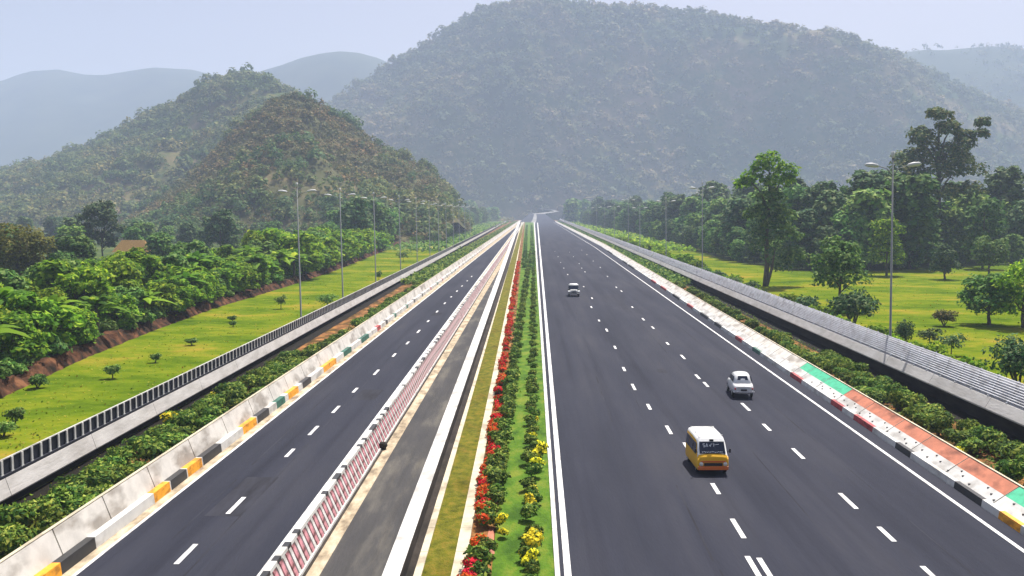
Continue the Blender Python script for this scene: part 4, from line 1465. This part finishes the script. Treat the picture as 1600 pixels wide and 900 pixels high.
# ------------------------------------------------------------ STREET LAMPS
def lamp_proto():
    t_ = empty('street_lamp', (0, 0, 0))
    m_ = MB()
    m_.tube([(0, 0, 0), (0, 0, 0.6), (0, 0, 0.65), (0, 0, 17.4)], [0.17, 0.17, 0.115, 0.06], 10)
    m_.box(-0.25, 0.25, -0.25, 0.25, 0, 0.08)
    m_.build('pole', M['galv'], t_, smooth=True)
    for s in (-1, 1):
        m_ = MB()
        m_.tube([(0, 0, 15.9), (s * 0.5, 0, 16.5), (s * 1.3, 0, 16.75)], [0.05, 0.045, 0.04], 6)
        m_.build('arm', M['galv'], t_, smooth=True)
        m_ = MB()
        m_.tube([(s * 1.2, 0, 16.7), (s * 1.35, 0, 16.74), (s * 1.8, 0, 16.84), (s * 2.25, 0, 16.88), (s * 2.4, 0, 16.87)], [0.08, 0.2, 0.26, 0.2, 0.06], 10)
        m_.v = [(x, y * 0.9, 16.78 + (z - 16.78) * 0.75) for x, y, z in m_.v]
        m_.build('lamp_head', M['lamp_white'], t_, smooth=True)
    return t_


M['lamp_white'] = flat('lamp_white', (0.55, 0.55, 0.53), 0.5, 0.3)
lamp = lamp_proto()
m_ = MB()
m_.tube([(0, 0, 17.35), (0, 0, 17.6), (0.0, 0, 17.9)], [0.09, 0.16, 0.12], 8)
m_.build('pole_cap', M['lamp_white'], lamp, smooth=True)
words = ['nearest', 'second nearest', 'third nearest', 'fourth nearest', 'fifth nearest', 'sixth nearest', 'seventh nearest', 'eighth nearest', 'ninth nearest', 'tenth nearest', 'eleventh nearest', 'twelfth nearest']
lx = [(469, 17.5), (535, 17.5), (587, 17.5), (626, 17.5), (652, 17.5), (672, 17.2), (686, 17.2), (698, 17), (709, 17), (718, 17), (727, 17), (735, 17)]
lamps = []
Ycur = 116.0
for i, (x, h) in enumerate(lx):
    # solve for Y where the line X = Lwall - 3.2 is seen at column x
    lo, hi = 60.0, 1500.0
    for _ in range(50):
        mid = (lo + hi) / 2
        d = ray(x, 400)
        Xr = d.x / d.y * mid
        if Xr > LwallX(mid) - 3.2:
            lo = mid
        else:
            hi = mid
    Ym = lo
    lamps.append((LwallX(Ym) - 3.2, Ym, h, 'tall twin-headed street lamp on the left lawn, %s to the camera' % words[i], 'street lamps on the left side'))
rx = [(1396, 19.2), (1098, 19.6), (1041, 17.5), (1000, 16), (982, 19), (960, 17), (945, 17), (932, 17), (920, 17)]
for i, (x, h) in enumerate(rx):
    lo, hi = 40.0, 1500.0
    for _ in range(50):
        mid = (lo + hi) / 2
        d = ray(x, 400)
        Xr = d.x / d.y * mid
        if Xr > RwallX(mid) + 1.8:
            hi = mid
        else:
            lo = mid
    lamps.append((RwallX(lo) + 1.8, lo, h, 'tall twin-headed street lamp behind the right pipe railing, %s to the camera' % words[i], 'street lamps on the right side'))
for i, (X_, Y_, h, lab, grp) in enumerate(lamps):
    o = lamp if i == 0 else copy_tree(lamp)
    o.location = (X_, Y_, 0)
    o.scale = (1.0, 1.0, h / 17.9 * 1.0)
    o.rotation_euler = (0, R(-0.9), 0.06 * math.sin(i * 3))
    tag(o, lab, 'street lamp', grp)

# ------------------------------------------------------------ THATCHED HOUSE on the plain
M['thatch'] = noisy('thatch', [(0.3, (0.2, 0.12, 0.04)), (0.7, (0.4, 0.25, 0.09))], 2.0, (3, 1, 1), 6, 0.95, 0.1, 0.5)
M['mud_wall'] = noisy('mud_wall', [(0.3, (0.22, 0.14, 0.1)), (0.7, (0.34, 0.24, 0.17))], 1.0, (1, 1, 1), 6, 0.95, 0.1)
pz = atY(208, 372, 250)
t = empty('thatched_house', (pz.x, 250, 0), 0, (0.95, 0.8, 0.95))
tag(t, 'small house with broad ochre thatched roof among the trees below the left hill', 'house')
mb = MB()
mb.box(-4, 4, -2.4, 2.4, 0, 3.8)
mb.build('wall', M['mud_wall'], t)
mb = MB()
mb.add([(-4.8, -3.6, 3.6), (4.8, -3.6, 3.6), (4.8, 3.6, 3.6), (-4.8, 3.6, 3.6), (-3.2, 0, 6.8), (3.2, 0, 6.8)], [(0, 1, 5, 4), (1, 2, 5), (2, 3, 4, 5), (3, 0, 4), (0, 3, 2, 1)])
mb.build('roof', M['thatch'], t)
mb = MB()
mb.box(2.2, 3.1, -2.46, -2.38, 0, 2.1)
mb.build('door', M['lamp_white'], t)

# ------------------------------------------------------------ VEHICLES
M['car_white'] = flat('car_white', (0.62, 0.62, 0.6), 0.3, 0.5, 0, 0.5)
M['van_white'] = flat('van_white', (0.8, 0.8, 0.76), 0.35, 0.5, 0, 0.4)
M['van_yellow'] = flat('van_yellow', (0.75, 0.40, 0.006), 0.45, 0.3, 0, 0.0)
M['van_orange'] = flat('van_orange', (0.7, 0.14, 0.01), 0.4, 0.5, 0, 0.3)
M['glass'] = flat('dark_glass', (0.012, 0.016, 0.035), 0.12, 0.6)
M['rubber'] = flat('rubber', (0.012, 0.012, 0.012), 0.8, 0.2)
M['chrome'] = flat('chrome', (0.5, 0.5, 0.5), 0.25, 0.5, 0.8)
M['head_lens'] = flat('head_lens', (0.7, 0.68, 0.6), 0.2, 0.5)
M['red_lens'] = flat('red_lens', (0.45, 0.03, 0.02), 0.3, 0.5)
M['dark_trim'] = flat('dark_trim', (0.02, 0.02, 0.022), 0.6, 0.4)
M['jeep_green'] = flat('jeep_dark_green', (0.03, 0.045, 0.03), 0.5, 0.4)


def loft(name, stations, mats, parent, mi_face=None, smooth=True, subdiv=0, bevel=0.0, cap_mi=0):
    """stations: (y, [(x,z)...half outline from bottom centre outward to top centre])"""
    m_ = MB()
    n = None
    vs = []
    for y, half in stations:
        ring = [(x, y, z) for x, z in half] + [(-x, y, z) for x, z in reversed(half) if abs(x) > 1e-6]
        # drop duplicates on the centre line handled by abs test
        n = len(ring)
        vs += ring
    fs, ms = [], []
    for i in range(len(stations) - 1):
        for k in range(n):
            fs.append((i * n + k, (i + 1) * n + k, (i + 1) * n + (k + 1) % n, i * n + (k + 1) % n))
            ms.append(mi_face(i, k, n) if mi_face else 0)
    m_.v, m_.f, m_.m = vs, fs, ms
    m_.f.append(tuple(range(n)))
    m_.m.append(cap_mi)
    m_.f.append(tuple((len(stations) - 1) * n + k for k in reversed(range(n))))
    m_.m.append(cap_mi)
    o = m_.build(name, mats, parent, smooth=smooth)
    if bevel:
        b = o.modifiers.new('b', 'BEVEL')
        b.width = bevel
        b.segments = 3
        b.limit_method = 'ANGLE'
        b.angle_limit = R(28)
    if subdiv:
        s_ = o.modifiers.new('s', 'SUBSURF')
        s_.levels = subdiv
        s_.render_levels = subdiv
    return o


def wheel(parent, x, y, r=0.29, w=0.16):
    m_ = MB()
    n = 20
    m_.tube([(x - w / 2, y, r), (x - w / 2 + 0.03, y, r), (x + w / 2 - 0.03, y, r), (x + w / 2, y, r)], [r * 0.9, r, r, r * 0.9], n)
    o = m_.build('wheel', M['rubber'], parent, smooth=True)
    m_ = MB()
    m_.tube([(x - w / 2 - 0.012, y, r), (x + w / 2 + 0.012, y, r)], [r * 0.55] * 2, 16)
    m_.build('rim', M['chrome'], o, smooth=True)


def quad_panel(name, pts, mat, parent, th=0.02):
    """thin solid panel from four corners (counter-clockwise seen from outside)"""
    p = [Vector(q) for q in pts]
    nrm = (p[1] - p[0]).cross(p[2] - p[0]).normalized()
    m_ = MB()
    k = len(p)
    vs = [v + nrm * th for v in p] + [v - nrm * th for v in p]
    m_.add(vs, [tuple(range(k)), tuple(reversed(range(k, 2 * k)))] + [(i, i + k, (i + 1) % k + k, (i + 1) % k) for i in range(k)])
    return m_.build(name, mat, parent, bevel=0.008)


# --- yellow minibus coming towards the camera (front faces -Y)
p = at(1114, 743)
van = empty('minibus', (p.x, p.y, 0.02), R(2.0), (0.94, 0.86, 0.98))
tag(van, 'yellow and orange minibus with white roof driving towards the camera', 'minibus')
# half width 0.88, length 3.9; front at y=0
def vs_(y, wl, wu, zb, zs, zr):
    return (y, [(0, zb), (wl * 0.96, zb), (wl, zb + 0.12), (wl, zs), (wu, zr - 0.18), (wu * 0.92, zr - 0.04), (wu * 0.6, zr), (0, zr + 0.02)])


def van_mi(i, k, n):
    # k: 0 floor,1 sill,2 lower side,3 upper side,4..6 roof (and mirrored)
    kk = k if k <= 6 else n - 1 - k
    if kk <= 2:
        return 1
    if kk == 3:
        return 1 if i < 3 else 2
    return 0


loft('body', [vs_(-0.02, 0.84, 0.80, 0.32, 0.86, 0.95), vs_(0.03, 0.87, 0.84, 0.28, 0.92, 1.02), vs_(0.22, 0.89, 0.86, 0.26, 0.98, 1.12), vs_(0.66, 0.9, 0.80, 0.26, 1.0, 1.82),
              vs_(0.95, 0.9, 0.80, 0.26, 1.0, 1.93), vs_(2.2, 0.9, 0.8, 0.26, 1.0, 1.96), vs_(3.7, 0.9, 0.79, 0.26, 1.0, 1.92), vs_(3.88, 0.86, 0.76, 0.3, 1.0, 1.82)],
     [M['van_white'], M['van_yellow'], M['van_yellow']], van, lambda i, k, n: (1 if i < 2 else van_mi(i, k, n)), cap_mi=1)
quad_panel('windscreen', [(-0.74, 0.215, 1.13), (0.74, 0.215, 1.13), (0.70, 0.56, 1.70), (-0.70, 0.56, 1.70)], M['glass'], van, 0.03)
quad_panel('visor', [(-0.72, 0.53, 1.73), (0.72, 0.53, 1.73), (0.66, 0.70, 1.88), (-0.66, 0.70, 1.88)], M['van_white'], van, 0.02)
mb = MB()
mb.box(-0.12, 0.10, 0.50, 0.60, 1.76, 1.86)
mb.build('route_lamp', M['dark_trim'], van)
# worn white lettering on the glass, unreadable in the photograph
mb = MB()
def on_glass(u, v):
    t_ = (v - 1.13) / (1.70 - 1.13)
    return Vector((u, 0.215 + t_ * 0.345 - 0.036, v + 0.022))
def stroke(u0, v0, u1, v1, w=0.03):
    a, b = on_glass(u0, v0), on_glass(u1, v1)
    d = (b - a).normalized()
    nrm = Vector((0, -0.855, 0.52))
    s_ = d.cross(nrm).normalized() * w
    mb.add([a - s_, a + s_, b + s_, b - s_], [(0, 1, 2, 3)])
for u, ks in ((-0.5, [(0, 0, .1, 0), (0, .08, .1, .08), (0, .16, .1, .16), (0, .08, 0, .16), (.1, 0, .1, .08)]), (-0.34, [(0, 0, .05, .16), (.05, .16, .1, 0)]), (-0.16, [(0, .1, .06, .02), (.06, .02, .14, .16)]), (0.04, [(0, .14, .1, .14), (.1, .14, .05, .02)]), (0.2, [(0, .1, .2, .12)])):
    for a0, b0, a1, b1 in ks:
        stroke(u + a0, 1.46 + b0, u + a1, 1.46 + b1, 0.016)
for i in range(13):
    u = -0.6 + i * 0.092
    stroke(u, 1.20 + 0.015 * math.sin(i * 2.1), u + 0.06, 1.21 + 0.02 * math.sin(i * 1.3), 0.02)
mb.build('glass_lettering', M['van_white'], van)
mb = MB()
mb.box(-0.72, 0.72, -0.06, 0.02, 0.70, 0.80)
mb.build('front_band', M['van_orange'], van, bevel=0.015)
mb = MB()
mb.box(-0.86, 0.86, -0.12, 0.1, 0.30, 0.50)
mb.build('bumper', M['van_orange'], van, bevel=0.03)
mb = MB()
mb.box(-0.52, 0.52, -0.075, 0.02, 0.52, 0.67)
mb.build('grille', M['dark_trim'], van, bevel=0.01)
for s in (-1, 1):
    mb = MB()
    mb.tube([(s * 0.68, -0.09, 0.62), (s * 0.68, 0.0, 0.62)], [0.11, 0.12], 14)
    mb.build('headlight', M['head_lens'], van, smooth=True)
    mb = MB()
    mb.tube([(s * 0.84, 0.3, 1.2), (s * 0.95, 0.2, 1.3)], [0.015, 0.015], 6)
    mb.box(min(s * 0.92, s * 1.02), max(s * 0.92, s * 1.02), 0.14, 0.19, 1.2, 1.42)
    mb.build('mirror', M['dark_trim'], van)
    for j, (ya, yb) in enumerate(((0.72, 1.45), (1.55, 2.6), (2.7, 3.6))):
        x0, x1 = s * 0.905, s * 0.825
        pts = [(x0, ya - (0.22 if j == 0 else 0), 1.06), (x0, yb, 1.06), (x1, yb, 1.62), (x1, ya, 1.62)]
        if s < 0:
            pts = pts[::-1]
        quad_panel('side_window', pts, M['glass'], van, 0.012)
    for y in (0.62, 3.1):
        wheel(van, s * 0.78, y, 0.3, 0.17)
mb = MB()
for y in (0.95, 3.3):
    mb.tube([(-0.7, y, 2.02), (0.7, y, 2.02)], [0.018] * 2, 6)
for x in (-0.62, 0.62):
    mb.tube([(x, 0.95, 2.02), (x, 3.3, 2.02)], [0.018] * 2, 6)
    for y in (0.95, 2.1, 3.3):
        mb.tube([(x, y, 1.93), (x, y, 2.02)], [0.015] * 2, 6)
mb.build('roof_rack', M['van_white'], van)

# --- white rounded saloon driving away (rear faces -Y)
p = at(1162, 624)
car = empty('car', (p.x, p.y, 0.02), R(-3.0), (0.93, 0.9, 1.16))
tag(car, 'rounded old white saloon car with a small dark rear window on the right road', 'car')


def cs(y, w, zb, zt, edge=0.12):
    return (y, [(0, zb), (w * 0.9, zb), (w, zb + 0.16), (w, zt - edge), (w * 0.93, zt - 0.02), (w * 0.6, zt), (0, zt + 0.01)])


loft('body', [cs(-0.02, 0.66, 0.38, 0.72), cs(0.04, 0.76, 0.34, 0.80), cs(0.3, 0.82, 0.28, 0.93), cs(1.0, 0.84, 0.26, 1.0), cs(2.2, 0.84, 0.26, 0.99), cs(2.9, 0.83, 0.27, 0.99),
              cs(3.6, 0.8, 0.28, 0.95), cs(4.05, 0.74, 0.32, 0.86), cs(4.2, 0.62, 0.38, 0.76)], [M['car_white']], car, subdiv=1)


def cab(y, w, zt, wt):
    return (y, [(0, 0.85), (w * 0.9, 0.85), (w, 0.92), (wt + 0.02, zt - 0.2), (wt * 0.95, zt - 0.06), (wt * 0.6, zt), (0, zt + 0.02)])


loft('cabin', [cab(0.50, 0.70, 1.02, 0.62), cab(0.62, 0.73, 1.2, 0.62), cab(0.95, 0.76, 1.47, 0.62), cab(1.4, 0.78, 1.56, 0.64), cab(2.1, 0.78, 1.56, 0.64), cab(2.45, 0.76, 1.48, 0.62), cab(2.95, 0.72, 1.06, 0.6)], [M['car_white']], car, subdiv=1)
quad_panel('rear_window', [(-0.44, 0.62, 1.13), (0.44, 0.62, 1.13), (0.36, 0.84, 1.38), (-0.36, 0.84, 1.38)], M['glass'], car, 0.035)
quad_panel('windscreen', [(0.56, 2.86, 1.1), (-0.56, 2.86, 1.1), (-0.5, 2.55, 1.40), (0.5, 2.55, 1.40)], M['glass'], car, 0.035)
for s in (-1, 1):
    for ya, yb in ((0.98, 1.62), (1.72, 2.45)):
        pts = [(s * 0.765, ya - 0.08 if ya < 1.5 else ya, 1.04), (s * 0.765, yb + (0.15 if ya > 1.5 else 0), 1.04), (s * 0.665, yb, 1.36), (s * 0.665, ya, 1.36)]
        if s < 0:
            pts = pts[::-1]
        quad_panel('side_window', pts, M['glass'], car, 0.03)
    mb = MB()
    mb.tube([(s * 0.68, -0.03, 0.66), (s * 0.68, 0.06, 0.66)], [0.06, 0.07], 10)
    mb.build('tail_light', M['red_lens'], car, smooth=True)
    mb = MB()
    mb.tube([(s * 0.62, 4.24, 0.66), (s * 0.62, 4.1, 0.66)], [0.1, 0.11], 12)
    mb.build('headlight', M['head_lens'], car, smooth=True)
    for y in (0.85, 3.4):
        wheel(car, s * 0.74, y, 0.31, 0.16)
mb = MB()
mb.tube([(-0.82, 0.12, 0.46), (-0.78, -0.1, 0.46), (0.78, -0.1, 0.46), (0.82, 0.12, 0.46)], [0.05] * 4, 8)
mb.build('bumper', M['chrome'], car, smooth=True)
mb = MB()
mb.box(-0.5, 0.5, -0.05, 0.4, 0.73, 0.755)
mb.box(-0.24, 0.24, -0.06, -0.02, 0.52, 0.64)
mb.build('boot_trim', M['dark_trim'], car)

# --- white jeep, far
p = at(897, 464)
jeep = empty('jeep', (p.x, p.y, 0.02), 0)
tag(jeep, 'small white open jeep with cloth top far along the right road', 'jeep')
SJ = 1.12
jeep.scale = (SJ, SJ, SJ)
mb = MB()
mb.box(-0.52, 0.52, 0.05, 1.15, 0.62, 1.0)
mb.build('bonnet', M['van_white'], jeep, bevel=0.06)
mb = MB()
mb.box(-0.78, 0.78, 1.15, 3.3, 0.55, 1.02)
mb.box(-0.6, 0.6, 0.2, 3.2, 0.35, 0.55)
mb.build('body', M['jeep_green'], jeep, bevel=0.04)
for s in (-1, 1):
    m_ = MB()
    vs = []
    prof = [(0.0, 0.72), (0.1, 0.86), (0.7, 0.88), (0.95, 0.62)]
    for x in (s * 0.52, s * 0.86):
        vs += [(x, y, z) for y, z in prof] + [(x, y, z - 0.05) for y, z in reversed(prof)]
    n = 8
    m_.add(vs, [(k, (k + 1) % n, n + (k + 1) % n, n + k) for k in range(n)] + [tuple(range(n)), tuple(range(2 * n - 1, n - 1, -1))])
    m_.build('fender', M['van_white'], jeep, bevel=0.015)
    for y in (0.5, 2.7):
        wheel(jeep, s * 0.7, y, 0.36, 0.18)
    m_ = MB()
    m_.tube([(s * 0.34, 0.0, 0.82), (s * 0.34, 0.06, 0.82)], [0.1, 0.1], 12)
    m_.build('headlight', M['head_lens'], jeep, smooth=True)
mb = MB()
for k in range(7):
    mb.box(-0.26 + k * 0.08 - 0.02, -0.26 + k * 0.08 + 0.02, 0.02, 0.06, 0.64, 0.95)
mb.build('grille', M['dark_trim'], jeep)
mb = MB()
mb.box(-0.8, 0.8, -0.14, -0.02, 0.45, 0.56)
mb.build('bumper', M['chrome'], jeep, bevel=0.02)
quad_panel('windscreen', [(-0.68, 1.18, 1.04), (0.68, 1.18, 1.04), (0.64, 1.34, 1.52), (-0.64, 1.34, 1.52)], M['glass'], jeep, 0.02)
loft('cloth_top', [(1.25, [(0, 1.54), (0.66, 1.54), (0.72, 1.62), (0.5, 1.72), (0, 1.74)]), (2.3, [(0, 1.56), (0.68, 1.56), (0.74, 1.64), (0.5, 1.78), (0, 1.8)]), (3.25, [(0, 1.5), (0.66, 1.5), (0.7, 1.58), (0.5, 1.68), (0, 1.7)])], [M['van_white']], jeep)
mb = MB()
for x in (-0.66, 0.66):
    for y in (1.36, 2.3, 3.2):
        mb.tube([(x, y, 1.0), (x, y, 1.56)], [0.025] * 2, 6)
mb.build('hood_frame', M['dark_trim'], jeep)

# rock beside the striped railing
p = at(596, 702)
bpy_rng = np.random.default_rng(9)
mb = MB()
mb.tube([(0, -0.25, 0.05), (0.05, -0.1, 0.16), (0, 0.12, 0.2), (0.02, 0.3, 0.06)], [0.1, 0.26, 0.24, 0.08], 9)
mb.v = [(x + 0.05 * bpy_rng.normal(), y, max(0, z + 0.03 * bpy_rng.normal())) for x, y, z in mb.v]
o = mb.build('rock', M['concrete_dark'], None, (p.x + 0.1, p.y, 0.02), smooth=True)
tag(o, 'dark stone lying on the sand at the foot of the striped railing', 'rock')

# ------------------------------------------------------------ HAZE
mb = MB()
mb.box(-4200, 4200, -600, 4400, -2.0, 545)
hz = mb.build('haze', None)
tag(hz, kind='stuff')
hm = bpy.data.materials.new('haze')
hm.use_nodes = True
hn = hm.node_tree.nodes
for x in list(hn):
    if x.type == 'BSDF_PRINCIPLED':
        hn.remove(x)
pv = hn.new('ShaderNodeVolumePrincipled')
pv.inputs['Color'].default_value = (*HAZE_COL, 1)
pv.inputs['Density'].default_value = HAZE_D
pv.inputs['Anisotropy'].default_value = 0.0
hm.node_tree.links.new(pv.outputs[0], hn['Material Output'].inputs['Volume'])
hm.cycles.homogeneous_volume = True
hz.data.materials.clear()
hz.data.materials.append(hm)
